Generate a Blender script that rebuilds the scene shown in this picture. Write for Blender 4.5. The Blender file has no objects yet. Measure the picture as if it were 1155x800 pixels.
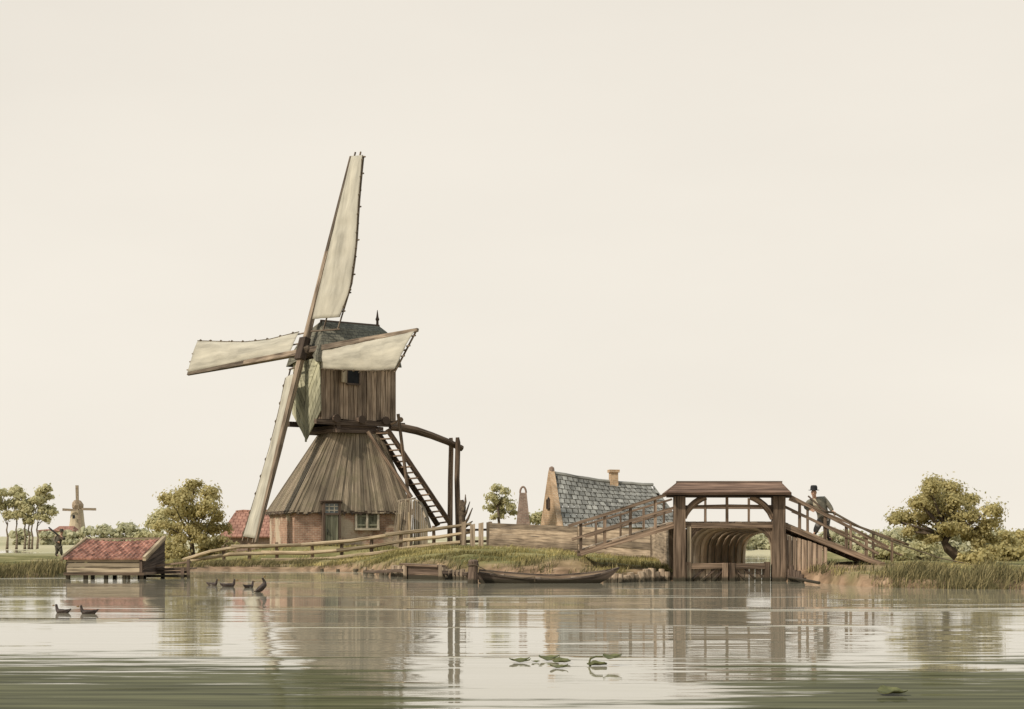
import bpy, bmesh, math, random
import numpy as np
from mathutils import Vector, Matrix, noise
random.seed(7)
RNG = np.random.default_rng(11)

# ------------------------------------------------------------------ camera, sky, sun, exposure
F, HZ, H, CX = 1900.0, 605.0, 1.4, 577.5        # focal length in photo pixels, horizon row, eye height (m), centre column
scene = bpy.context.scene
cam_data = bpy.data.cameras.new("camera")
cam = bpy.data.objects.new("camera", cam_data)
scene.collection.objects.link(cam)
cam.location = (0, 0, H)
cam.rotation_euler = (math.radians(90), 0, 0)
cam_data.sensor_width = 36.0
cam_data.lens = 36.0 * F / 1155.0
cam_data.shift_y = (HZ - 400.0) / 1155.0
cam_data.clip_start = 0.5
cam_data.clip_end = 9000
scene.camera = cam

SUN_EL, SUN_AZ = math.radians(42), math.radians(232)   # azimuth clockwise from +Y: behind and left of the camera
world = bpy.data.worlds.new("World")
scene.world = world
world.use_nodes = True
wn, wl = world.node_tree.nodes, world.node_tree.links
wn.clear()
w_out = wn.new("ShaderNodeOutputWorld")
sky = wn.new("ShaderNodeTexSky")
sky.sky_type = 'NISHITA'
sky.sun_disc = False
sky.sun_elevation = SUN_EL
sky.sun_rotation = SUN_AZ
sky.air_density, sky.dust_density, sky.ozone_density = 1.0, 3.0, 1.0
bg_sky = wn.new("ShaderNodeBackground")
bg_sky.inputs['Strength'].default_value = 0.05
wl.new(sky.outputs[0], bg_sky.inputs['Color'])
tc = wn.new("ShaderNodeTexCoord")
sep = wn.new("ShaderNodeSeparateXYZ")
wl.new(tc.outputs['Generated'], sep.inputs[0])
ramp = wn.new("ShaderNodeValToRGB")                      # thin high overcast: cream low down, cooler overhead
els = ramp.color_ramp.elements
els[0].position, els[0].color = 0.0, (0.955, 0.895, 0.795, 1)
els[1].position, els[1].color = 1.0, (0.46, 0.61, 0.71, 1)
for p_, c_ in ((0.17, (0.925, 0.865, 0.765, 1)), (0.36, (0.875, 0.815, 0.72, 1)), (0.48, (0.72, 0.79, 0.79, 1))):
    e_ = els.new(p_); e_.color = c_
wl.new(sep.outputs['Z'], ramp.inputs[0])
cn = wn.new("ShaderNodeTexNoise")
cn.inputs['Scale'].default_value = 2.2; cn.inputs['Detail'].default_value = 6
cmap = wn.new("ShaderNodeMapping"); cmap.inputs['Scale'].default_value = (1, 1, 3)
wl.new(tc.outputs['Generated'], cmap.inputs[0]); wl.new(cmap.outputs[0], cn.inputs['Vector'])
cmr = wn.new("ShaderNodeMapRange")
cmr.inputs[1].default_value, cmr.inputs[2].default_value = 0.3, 0.7
cmr.inputs[3].default_value, cmr.inputs[4].default_value = 0.955, 1.03
wl.new(cn.outputs[0], cmr.inputs[0])
bg_cloud = wn.new("ShaderNodeBackground")
wl.new(ramp.outputs[0], bg_cloud.inputs['Color']); wl.new(cmr.outputs[0], bg_cloud.inputs['Strength'])
mixw = wn.new("ShaderNodeMixShader")
mixw.inputs[0].default_value = 0.95
wl.new(bg_sky.outputs[0], mixw.inputs[1]); wl.new(bg_cloud.outputs[0], mixw.inputs[2])
wl.new(mixw.outputs[0], w_out.inputs['Surface'])

sun_data = bpy.data.lights.new("sun", 'SUN')
sun_data.energy = 3.8
sun_data.angle = math.radians(2.5)
sun_data.color = (1.0, 0.91, 0.76)
sun = bpy.data.objects.new("sun", sun_data)
scene.collection.objects.link(sun)
to_sun = Vector((math.sin(SUN_AZ) * math.cos(SUN_EL), math.cos(SUN_AZ) * math.cos(SUN_EL), math.sin(SUN_EL)))
sun.rotation_euler = to_sun.to_track_quat('Z', 'Y').to_euler()
sun.location = to_sun * 100

vs = scene.view_settings
vs.view_transform = 'Standard'; vs.look = 'None'; vs.exposure = 0; vs.gamma = 1; vs.use_curve_mapping = False
scene.cycles.max_bounces = 6
scene.cycles.transparent_max_bounces = 6
try:
    scene.cycles.use_denoising = True
except Exception:
    pass


def P(px, py, Y):
    """point seen at photo pixel (px, py) standing Y metres away"""
    return Vector(((px - CX) / F * Y, Y, H + (HZ - py) / F * Y))


def WY(py):
    """distance of the water surface seen at row py"""
    return H * F / (py - HZ)


# ------------------------------------------------------------------ materials
def new_mat(name):
    m = bpy.data.materials.new(name)
    m.use_nodes = True
    nt = m.node_tree
    b = nt.nodes['Principled BSDF']
    return m, nt, b


def nd(nt, kind, **kw):
    n = nt.nodes.new(kind)
    for k, v in kw.items():
        if k.startswith('i_'):
            n.inputs[int(k[2:])].default_value = v
        else:
            setattr(n, k, v)
    return n


def ramp_node(nt, stops):
    r = nt.nodes.new('ShaderNodeValToRGB')
    e = r.color_ramp.elements
    e[0].position, e[0].color = stops[0][0], (*stops[0][1], 1)
    e[1].position, e[1].color = stops[-1][0], (*stops[-1][1], 1)
    for p, c in stops[1:-1]:
        x = e.new(p); x.color = (*c, 1)
    return r


def rgb(c):
    return (c[0], c[1], c[2])


def mixc(nt, fac, a, b, mode='MIX'):
    n = nt.nodes.new('ShaderNodeMix')
    n.data_type = 'RGBA'; n.blend_type = mode
    for sock, v in ((n.inputs[0], fac), (n.inputs[6], a), (n.inputs[7], b)):
        if hasattr(v, 'links') or hasattr(v, 'is_linked'):
            nt.links.new(v, sock)
        elif isinstance(v, (int, float)):
            sock.default_value = v
        else:
            sock.default_value = (*v, 1)
    return n.outputs[2]


def wood(name, dark, light, streak=22, rough=0.85, moss=None):
    m, nt, b = new_mat(name)
    L = nt.links
    uv = nd(nt, 'ShaderNodeUVMap')
    at = nd(nt, 'ShaderNodeAttribute', attribute_name='rnd')
    mp = nd(nt, 'ShaderNodeMapping')
    mp.inputs['Scale'].default_value = (0.9, streak, 1)
    L.new(uv.outputs[0], mp.inputs[0])
    off = nd(nt, 'ShaderNodeVectorMath', operation='ADD')
    cmb = nd(nt, 'ShaderNodeCombineXYZ')
    mul = nd(nt, 'ShaderNodeMath', operation='MULTIPLY', i_1=37.0)
    L.new(at.outputs['Fac'], mul.inputs[0])
    L.new(mul.outputs[0], cmb.inputs[0]); L.new(mul.outputs[0], cmb.inputs[1])
    L.new(mp.outputs[0], off.inputs[0]); L.new(cmb.outputs[0], off.inputs[1])
    n1 = nd(nt, 'ShaderNodeTexNoise'); n1.inputs['Scale'].default_value = 1.0; n1.inputs['Detail'].default_value = 5
    L.new(off.outputs[0], n1.inputs['Vector'])
    n2 = nd(nt, 'ShaderNodeTexNoise'); n2.inputs['Scale'].default_value = 0.8; n2.inputs['Detail'].default_value = 3
    tcn = nd(nt, 'ShaderNodeTexCoord'); L.new(tcn.outputs['Object'], n2.inputs['Vector'])
    r = ramp_node(nt, [(0.30, tuple(x * 0.45 for x in dark)), (0.42, dark), (0.58, tuple((x + y) / 2 for x, y in zip(dark, light))), (0.75, light)])
    L.new(n1.outputs[0], r.inputs[0])
    var = nd(nt, 'ShaderNodeMapRange', i_3=0.55, i_4=1.4)
    L.new(at.outputs['Fac'], var.inputs[0])
    var2 = nd(nt, 'ShaderNodeMapRange', i_1=0.3, i_2=0.7, i_3=0.75, i_4=1.25)
    L.new(n2.outputs[0], var2.inputs[0])
    mm = nd(nt, 'ShaderNodeMath', operation='MULTIPLY')
    L.new(var.outputs[0], mm.inputs[0]); L.new(var2.outputs[0], mm.inputs[1])
    vv = nd(nt, 'ShaderNodeVectorMath', operation='SCALE')
    L.new(r.outputs[0], vv.inputs[0]); L.new(mm.outputs[0], vv.inputs['Scale'])
    col = vv.outputs[0]
    if moss:
        n3 = nd(nt, 'ShaderNodeTexNoise'); n3.inputs['Scale'].default_value = 1.7; n3.inputs['Detail'].default_value = 4
        L.new(tcn.outputs['Object'], n3.inputs['Vector'])
        mr = nd(nt, 'ShaderNodeMapRange', i_1=0.5, i_2=0.72)
        L.new(n3.outputs[0], mr.inputs[0])
        col = mixc(nt, mr.outputs[0], col, moss)
    geo = nd(nt, 'ShaderNodeNewGeometry'); sz = nd(nt, 'ShaderNodeSeparateXYZ'); L.new(geo.outputs['Position'], sz.inputs[0])
    wz = nd(nt, 'ShaderNodeMath', operation='MULTIPLY', i_1=0.22); L.new(n1.outputs[0], wz.inputs[0])
    ws = nd(nt, 'ShaderNodeMath', operation='SUBTRACT'); L.new(sz.outputs[2], ws.inputs[0]); L.new(wz.outputs[0], ws.inputs[1])
    wet = nd(nt, 'ShaderNodeMapRange', i_1=-0.02, i_2=0.05, i_3=0.85, i_4=0.0); L.new(ws.outputs[0], wet.inputs[0])
    col = mixc(nt, wet.outputs[0], col, (0.035, 0.032, 0.020))
    L.new(col, b.inputs['Base Color'])
    b.inputs['Roughness'].default_value = rough
    b.inputs['Specular IOR Level'].default_value = 0.25
    bp = nd(nt, 'ShaderNodeBump'); bp.inputs['Strength'].default_value = 0.5; bp.inputs['Distance'].default_value = 0.03
    L.new(n1.outputs[0], bp.inputs['Height']); L.new(bp.outputs[0], b.inputs['Normal'])
    return m


def masonry(name, c1, c2, mortar, bw=0.24, bh=0.085, patch=None, msize=0.012, squash=None, bump=0.5):
    """bricks, tiles or slates on the UVs (metres)"""
    m, nt, b = new_mat(name)
    L = nt.links
    uv = nd(nt, 'ShaderNodeUVMap')
    wob = nd(nt, 'ShaderNodeTexNoise'); wob.inputs['Scale'].default_value = 1.3; wob.inputs['Detail'].default_value = 2
    L.new(uv.outputs[0], wob.inputs['Vector'])
    wsc = nd(nt, 'ShaderNodeVectorMath', operation='SCALE'); wsc.inputs['Scale'].default_value = 0.07
    L.new(wob.outputs['Color'], wsc.inputs[0])
    wad = nd(nt, 'ShaderNodeVectorMath', operation='ADD')
    L.new(uv.outputs[0], wad.inputs[0]); L.new(wsc.outputs[0], wad.inputs[1])
    br = nd(nt, 'ShaderNodeTexBrick')
    br.inputs['Color1'].default_value = (*c1, 1); br.inputs['Color2'].default_value = (*c2, 1)
    br.inputs['Mortar'].default_value = (*mortar, 1)
    br.inputs['Scale'].default_value = 1.0
    br.inputs['Mortar Size'].default_value = msize
    br.inputs['Mortar Smooth'].default_value = 0.4
    br.inputs['Brick Width'].default_value = bw
    br.inputs['Row Height'].default_value = bh
    L.new(wad.outputs[0], br.inputs['Vector'])
    n1 = nd(nt, 'ShaderNodeTexNoise'); n1.inputs['Scale'].default_value = 1.4; n1.inputs['Detail'].default_value = 6
    n1.inputs['Roughness'].default_value = 0.65
    L.new(uv.outputs[0], n1.inputs['Vector'])
    var = nd(nt, 'ShaderNodeMapRange', i_1=0.3, i_2=0.7, i_3=0.6, i_4=1.4)
    L.new(n1.outputs[0], var.inputs[0])
    vv = nd(nt, 'ShaderNodeVectorMath', operation='SCALE')
    L.new(br.outputs[0], vv.inputs[0]); L.new(var.outputs[0], vv.inputs['Scale'])
    col = vv.outputs[0]
    if patch:
        n2 = nd(nt, 'ShaderNodeTexNoise'); n2.inputs['Scale'].default_value = 0.9; n2.inputs['Detail'].default_value = 5
        tcn = nd(nt, 'ShaderNodeTexCoord'); L.new(tcn.outputs['Object'], n2.inputs['Vector'])
        mr = nd(nt, 'ShaderNodeMapRange', i_1=0.53, i_2=0.60, i_4=0.8)
        L.new(n2.outputs[0], mr.inputs[0])
        col = mixc(nt, mr.outputs[0], col, patch)
    L.new(col, b.inputs['Base Color'])
    b.inputs['Roughness'].default_value = 0.9
    b.inputs['Specular IOR Level'].default_value = 0.2
    inv = nd(nt, 'ShaderNodeMath', operation='SUBTRACT', i_0=1.0)
    L.new(br.outputs['Fac'], inv.inputs[1])
    ad = nd(nt, 'ShaderNodeMath', operation='ADD'); L.new(inv.outputs[0], ad.inputs[0]); L.new(n1.outputs[0], ad.inputs[1])
    bp = nd(nt, 'ShaderNodeBump'); bp.inputs['Strength'].default_value = bump; bp.inputs['Distance'].default_value = 0.03
    L.new(ad.outputs[0], bp.inputs['Height']); L.new(bp.outputs[0], b.inputs['Normal'])
    return m


def leafy(name, stops, trans=0.25):
    m, nt, b = new_mat(name)
    L = nt.links
    at = nd(nt, 'ShaderNodeAttribute', attribute_name='rnd')
    r = ramp_node(nt, stops)
    L.new(at.outputs['Fac'], r.inputs[0])
    L.new(r.outputs[0], b.inputs['Base Color'])
    b.inputs['Roughness'].default_value = 0.7
    b.inputs['Specular IOR Level'].default_value = 0.15
    tr = nd(nt, 'ShaderNodeBsdfTranslucent'); L.new(r.outputs[0], tr.inputs[0])
    mx = nd(nt, 'ShaderNodeMixShader', i_0=trans)
    L.new(b.outputs[0], mx.inputs[1]); L.new(tr.outputs[0], mx.inputs[2])
    L.new(mx.outputs[0], nt.nodes['Material Output'].inputs[0])
    return m


def plain(name, c, c2=None, rough=0.8, scale=3.0, spec=0.25):
    m, nt, b = new_mat(name)
    L = nt.links
    tcn = nd(nt, 'ShaderNodeTexCoord')
    n1 = nd(nt, 'ShaderNodeTexNoise'); n1.inputs['Scale'].default_value = scale; n1.inputs['Detail'].default_value = 6
    L.new(tcn.outputs['Object'], n1.inputs['Vector'])
    r = ramp_node(nt, [(0.33, c2 or tuple(x * 0.6 for x in c)), (0.62, c)])
    L.new(n1.outputs[0], r.inputs[0]); L.new(r.outputs[0], b.inputs['Base Color'])
    b.inputs['Roughness'].default_value = rough
    b.inputs['Specular IOR Level'].default_value = spec
    return m


M = {}
M['timber'] = wood('brown_timber', (0.115, 0.078, 0.053), (0.340, 0.242, 0.172), streak=18)
M['timber_dark'] = wood('dark_timber', (0.065, 0.045, 0.034), (0.165, 0.118, 0.088))
M['mill_boards'] = wood('mill_boards', (0.205, 0.145, 0.102), (0.460, 0.345, 0.250), streak=14)
M['skirt'] = wood('skirt_boards', (0.190, 0.148, 0.106), (0.390, 0.318, 0.230), streak=30, moss=(0.215, 0.180, 0.118))
M['grey_boards'] = wood('grey_boards', (0.210, 0.158, 0.112), (0.420, 0.325, 0.235), streak=12)
M['pale_rail'] = wood('pale_rail', (0.270, 0.200, 0.125), (0.560, 0.450, 0.310), streak=10)
M['pale_boards'] = wood('pale_boards', (0.260, 0.205, 0.140), (0.480, 0.390, 0.280), streak=12)
M['arch_wood'] = wood('arch_boards', (0.52, 0.40, 0.275), (0.82, 0.68, 0.50), streak=12)
M['green_paint'] = wood('faded_green_paint', (0.165, 0.162, 0.112), (0.270, 0.262, 0.190), streak=10)
M['breast'] = wood('yellow_green_boards', (0.28, 0.265, 0.18), (0.46, 0.435, 0.315), streak=8)
M['stock'] = wood('sail_spar', (0.120, 0.088, 0.064), (0.290, 0.225, 0.165), streak=10)
M['brick'] = masonry('old_brick', (0.40, 0.235, 0.165), (0.31, 0.18, 0.128), (0.44, 0.35, 0.27), patch=(0.55, 0.465, 0.35))
M['brick_red'] = masonry('red_tiles', (0.36, 0.19, 0.14), (0.27, 0.14, 0.105), (0.16, 0.07, 0.05), bw=0.3, bh=0.36, msize=0.025)
M['brick_tan'] = masonry('tan_brick', (0.47, 0.315, 0.195), (0.40, 0.260, 0.160), (0.50, 0.40, 0.29))
M['brick_grey'] = masonry('grey_red_brick', (0.28, 0.185, 0.145), (0.22, 0.15, 0.12), (0.34, 0.28, 0.23))
M['slate'] = masonry('slates', (0.165, 0.180, 0.172), (0.225, 0.240, 0.228), (0.06, 0.065, 0.062), bw=0.36, bh=0.42, msize=0.022, bump=0.8)
M['cap'] = masonry('cap_shingles', (0.135, 0.126, 0.098), (0.190, 0.178, 0.138), (0.05, 0.05, 0.045), bw=0.3, bh=0.22, msize=0.015)
M['pantile'] = masonry('pantiles', (0.37, 0.105, 0.085), (0.27, 0.080, 0.065), (0.13, 0.05, 0.04), bw=0.20, bh=0.42, msize=0.02)
M['white'] = plain('old_white_paint', (0.58, 0.51, 0.40), (0.40, 0.34, 0.26))
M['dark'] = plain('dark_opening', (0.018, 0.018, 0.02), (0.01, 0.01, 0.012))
M['iron'] = plain('iron', (0.03, 0.028, 0.026))
M['glass'] = plain('old_glass', (0.16, 0.18, 0.18), (0.05, 0.06, 0.06), rough=0.15, spec=0.5)
M['far_stone'] = plain('far_mill_plaster', (0.46, 0.38, 0.27), (0.34, 0.28, 0.20), scale=0.6)
M['far_sail'] = plain('far_mill_sail', (0.28, 0.22, 0.16))
M['rope'] = plain('rope', (0.12, 0.09, 0.06))
M['bark'] = plain('bark', (0.13, 0.095, 0.065), (0.055, 0.04, 0.03), scale=6)
M['bark_pale'] = plain('pale_bark', (0.24, 0.19, 0.13), (0.11, 0.085, 0.06), scale=6)
M['skin'] = plain('skin', (0.50, 0.31, 0.22), (0.44, 0.26, 0.18))
M['coat'] = plain('grey_olive_coat', (0.20, 0.18, 0.14), (0.11, 0.10, 0.08), scale=6)
M['shirt'] = plain('cream_shirt', (0.55, 0.48, 0.36), (0.42, 0.36, 0.26), scale=6)
M['trousers'] = plain('slate_trousers', (0.165, 0.155, 0.145), (0.095, 0.09, 0.085), scale=6)
M['hat'] = plain('black_felt', (0.03, 0.03, 0.032), (0.018, 0.018, 0.02), scale=8)
M['dark_coat'] = plain('dark_hunting_coat', (0.095, 0.082, 0.062), (0.05, 0.045, 0.036), scale=6)
M['duck'] = plain('duck_brown', (0.075, 0.052, 0.042), (0.022, 0.018, 0.018), scale=14, rough=0.6)
M['duck_white'] = plain('duck_white', (0.60, 0.56, 0.48), (0.45, 0.40, 0.33), scale=14)
M['bill'] = plain('duck_bill', (0.28, 0.16, 0.05))
M['lily'] = plain('lily_pad', (0.140, 0.140, 0.066), (0.075, 0.080, 0.040), scale=9, rough=0.85, spec=0.08)
M['boat'] = wood('tarred_boat', (0.085, 0.064, 0.052), (0.200, 0.150, 0.116), streak=9)
M['boat_in'] = wood('boat_inside', (0.19, 0.13, 0.09), (0.34, 0.25, 0.17), streak=9)
M['leaf_tan'] = leafy('leaves_olive', [(0.0, (0.29, 0.25, 0.115)), (0.4, (0.49, 0.425, 0.20)), (1.0, (0.74, 0.64, 0.34))], .58)
M['leaf_pale'] = leafy('leaves_pale', [(0.0, (0.36, 0.34, 0.18)), (0.5, (0.55, 0.51, 0.29)), (1.0, (0.72, 0.65, 0.41))], .5)
M['leaf_far'] = leafy('leaves_far', [(0.0, (0.44, 0.43, 0.28)), (0.5, (0.56, 0.54, 0.36)), (1.0, (0.66, 0.62, 0.44))], .5)  # paler than the nearer leaves: distance haze put into the colour
M['reed'] = leafy('reed_blades', [(0.0, (0.075, 0.070, 0.036)), (0.5, (0.17, 0.148, 0.070)), (1.0, (0.42, 0.34, 0.17))])
M['grass'] = leafy('grass_blades', [(0.0, (0.10, 0.088, 0.034)), (0.5, (0.30, 0.25, 0.095)), (1.0, (0.66, 0.55, 0.26))])

# sail canvas: slight stains, thin enough to let some light through
m, nt, b = new_mat('sail_canvas')
uvn = nd(nt, 'ShaderNodeUVMap'); mp = nd(nt, 'ShaderNodeMapping'); mp.inputs['Scale'].default_value = (0.30, 1.5, 1)
nt.links.new(uvn.outputs[0], mp.inputs[0])
n1 = nd(nt, 'ShaderNodeTexNoise'); n1.inputs['Scale'].default_value = 1.0; n1.inputs['Detail'].default_value = 7; n1.inputs['Roughness'].default_value = 0.62
nt.links.new(mp.outputs[0], n1.inputs['Vector'])
r_ = ramp_node(nt, [(0.32, (0.30, 0.275, 0.225)), (0.48, (0.47, 0.432, 0.355)), (0.66, (0.60, 0.55, 0.45))])
nt.links.new(n1.outputs[0], r_.inputs[0]); nt.links.new(r_.outputs[0], b.inputs['Base Color'])
b.inputs['Roughness'].default_value = 0.9
tr = nd(nt, 'ShaderNodeBsdfTranslucent'); nt.links.new(r_.outputs[0], tr.inputs[0])
mx = nd(nt, 'ShaderNodeMixShader', i_0=0.18)
nt.links.new(b.outputs[0], mx.inputs[1]); nt.links.new(tr.outputs[0], mx.inputs[2])
nt.links.new(mx.outputs[0], nt.nodes['Material Output'].inputs[0])
M['canvas'] = m

# water: dark olive body, mirror by Fresnel, long flat ripples; a matt dark green is mixed in over the near water
m, nt, b = new_mat('pond_water')
tcn = nd(nt, 'ShaderNodeTexCoord')
def wnoise(sx, sy, det, rough=0.5):
    mp = nd(nt, 'ShaderNodeMapping'); mp.inputs['Scale'].default_value = (sx, sy, 1)
    nt.links.new(tcn.outputs['Object'], mp.inputs[0])
    n = nd(nt, 'ShaderNodeTexNoise'); n.inputs['Scale'].default_value = 1; n.inputs['Detail'].default_value = det
    n.inputs['Roughness'].default_value = rough
    nt.links.new(mp.outputs[0], n.inputs['Vector'])
    return n
wa, wb = wnoise(0.055, 0.34, 6, 0.44), wnoise(0.5, 4.5, 3)
wc = wnoise(0.045, 0.24, 4, 0.6)
m1 = nd(nt, 'ShaderNodeMath', operation='MULTIPLY', i_1=0.16); nt.links.new(wb.outputs[0], m1.inputs[0])
a1 = nd(nt, 'ShaderNodeMath', operation='ADD'); nt.links.new(wa.outputs[0], a1.inputs[0]); nt.links.new(m1.outputs[0], a1.inputs[1])
amp = nd(nt, 'ShaderNodeMapRange', i_1=0.40, i_2=0.60, i_3=0.25, i_4=1.0); nt.links.new(wc.outputs[0], amp.inputs[0])
paw = nd(nt, 'ShaderNodeMapRange', i_1=0.60, i_2=0.67, i_3=1.0, i_4=14.0); nt.links.new(wc.outputs[0], paw.inputs[0])
am2 = nd(nt, 'ShaderNodeMath', operation='MULTIPLY'); nt.links.new(amp.outputs[0], am2.inputs[0]); nt.links.new(paw.outputs[0], am2.inputs[1]); amp = am2     # breeze-ruffled patches
m2 = nd(nt, 'ShaderNodeMath', operation='MULTIPLY'); nt.links.new(a1.outputs[0], m2.inputs[0]); nt.links.new(amp.outputs[0], m2.inputs[1])
bp = nd(nt, 'ShaderNodeBump'); bp.inputs['Strength'].default_value = 1.0; bp.inputs['Distance'].default_value = 0.017
nt.links.new(m2.outputs[0], bp.inputs['Height'])
nt.links.new(bp.outputs[0], b.inputs['Normal'])
b.inputs['Base Color'].default_value = (0.33, 0.295, 0.22, 1)
b.inputs['Roughness'].default_value = 0.03
b.inputs['IOR'].default_value = 1.333
b.inputs['Specular IOR Level'].default_value = 0.5
near_green = nd(nt, 'ShaderNodeBsdfPrincipled')
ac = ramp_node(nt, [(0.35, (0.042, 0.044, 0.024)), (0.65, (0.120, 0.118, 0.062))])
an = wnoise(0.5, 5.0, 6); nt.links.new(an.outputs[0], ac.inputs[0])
nt.links.new(ac.outputs[0], near_green.inputs['Base Color'])
near_green.inputs['Roughness'].default_value = 0.55; near_green.inputs['Specular IOR Level'].default_value = 0.0
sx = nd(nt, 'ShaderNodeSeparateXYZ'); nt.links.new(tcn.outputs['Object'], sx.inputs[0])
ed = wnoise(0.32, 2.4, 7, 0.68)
# how far out the dark green reaches: about 17 m at the left, a bare gap in the middle, back again at the right
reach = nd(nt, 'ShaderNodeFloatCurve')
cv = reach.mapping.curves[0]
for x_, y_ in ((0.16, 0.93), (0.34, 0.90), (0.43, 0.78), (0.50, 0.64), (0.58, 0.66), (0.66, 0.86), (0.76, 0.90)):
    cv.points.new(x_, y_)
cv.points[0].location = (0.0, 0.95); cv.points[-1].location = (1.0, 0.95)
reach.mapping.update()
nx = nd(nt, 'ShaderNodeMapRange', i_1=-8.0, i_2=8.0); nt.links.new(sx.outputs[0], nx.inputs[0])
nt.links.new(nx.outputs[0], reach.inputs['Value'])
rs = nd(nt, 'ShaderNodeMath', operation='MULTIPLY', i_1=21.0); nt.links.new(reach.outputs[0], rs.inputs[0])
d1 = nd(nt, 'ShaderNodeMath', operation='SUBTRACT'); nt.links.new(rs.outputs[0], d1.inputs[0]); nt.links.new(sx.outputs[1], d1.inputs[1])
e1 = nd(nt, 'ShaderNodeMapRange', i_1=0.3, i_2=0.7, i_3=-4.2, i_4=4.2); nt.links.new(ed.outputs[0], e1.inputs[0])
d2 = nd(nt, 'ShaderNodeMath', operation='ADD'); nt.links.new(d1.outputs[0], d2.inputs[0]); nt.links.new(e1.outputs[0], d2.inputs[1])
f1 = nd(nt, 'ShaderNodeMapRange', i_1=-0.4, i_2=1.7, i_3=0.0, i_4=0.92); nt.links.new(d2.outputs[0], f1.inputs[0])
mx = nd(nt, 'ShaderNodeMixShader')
nt.links.new(f1.outputs[0], mx.inputs[0]); nt.links.new(b.outputs[0], mx.inputs[1]); nt.links.new(near_green.outputs[0], mx.inputs[2])
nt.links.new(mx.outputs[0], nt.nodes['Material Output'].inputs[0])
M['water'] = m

# ground: grass above, bare clay near the waterline
m, nt, b = new_mat('bank_ground')
tcn = nd(nt, 'ShaderNodeTexCoord')
n1 = nd(nt, 'ShaderNodeTexNoise'); n1.inputs['Scale'].default_value = 0.35; n1.inputs['Detail'].default_value = 8; n1.inputs['Roughness'].default_value = 0.65
nt.links.new(tcn.outputs['Object'], n1.inputs['Vector'])
g = ramp_node(nt, [(0.32, (0.085, 0.085, 0.032)), (0.48, (0.175, 0.160, 0.066)), (0.62, (0.300, 0.255, 0.125)), (0.75, (0.36, 0.28, 0.17))])
nt.links.new(n1.outputs[0], g.inputs[0])
n2 = nd(nt, 'ShaderNodeTexNoise'); n2.inputs['Scale'].default_value = 1.6; n2.inputs['Detail'].default_value = 7
nt.links.new(tcn.outputs['Object'], n2.inputs['Vector'])
cl = ramp_node(nt, [(0.35, (0.115, 0.075, 0.046)), (0.5, (0.235, 0.155, 0.098)), (0.65, (0.37, 0.25, 0.165))])
nt.links.new(n2.outputs[0], cl.inputs[0])
at = nd(nt, 'ShaderNodeAttribute', attribute_name='clay')
col = mixc(nt, at.outputs['Fac'], g.outputs[0], cl.outputs[0])
fa = nd(nt, 'ShaderNodeAttribute', attribute_name='meadow')
n3 = nd(nt, 'ShaderNodeTexNoise'); n3.inputs['Scale'].default_value = 0.02; n3.inputs['Detail'].default_value = 5
nt.links.new(tcn.outputs['Object'], n3.inputs['Vector'])
md = ramp_node(nt, [(0.35, (0.30, 0.28, 0.165)), (0.5, (0.43, 0.385, 0.25)), (0.65, (0.55, 0.48, 0.34))])
nt.links.new(n3.outputs[0], md.inputs[0])
col = mixc(nt, fa.outputs['Fac'], col, md.outputs[0])
nt.links.new(col, b.inputs['Base Color'])
b.inputs['Roughness'].default_value = 0.95; b.inputs['Specular IOR Level'].default_value = 0.1
bp = nd(nt, 'ShaderNodeBump'); bp.inputs['Strength'].default_value = 0.7; bp.inputs['Distance'].default_value = 0.12
nt.links.new(n2.outputs[0], bp.inputs['Height']); nt.links.new(bp.outputs[0], b.inputs['Normal'])
M['ground'] = m


# ------------------------------------------------------------------ object helpers
COL = scene.collection


def origin_of(o):
    v = Vector((0, 0, 0))
    while o is not None:
        v += o.location
        o = o.parent
    return v


def tag(o, label, cat, group=None):
    o['label'] = label; o['category'] = cat
    if group: o['group'] = group
    return o


def root(name, loc, label, cat, group=None):
    o = bpy.data.objects.new(name, None)
    o.empty_display_size = 0.3
    COL.objects.link(o)
    o.location = loc
    return tag(o, label, cat, group)


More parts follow.
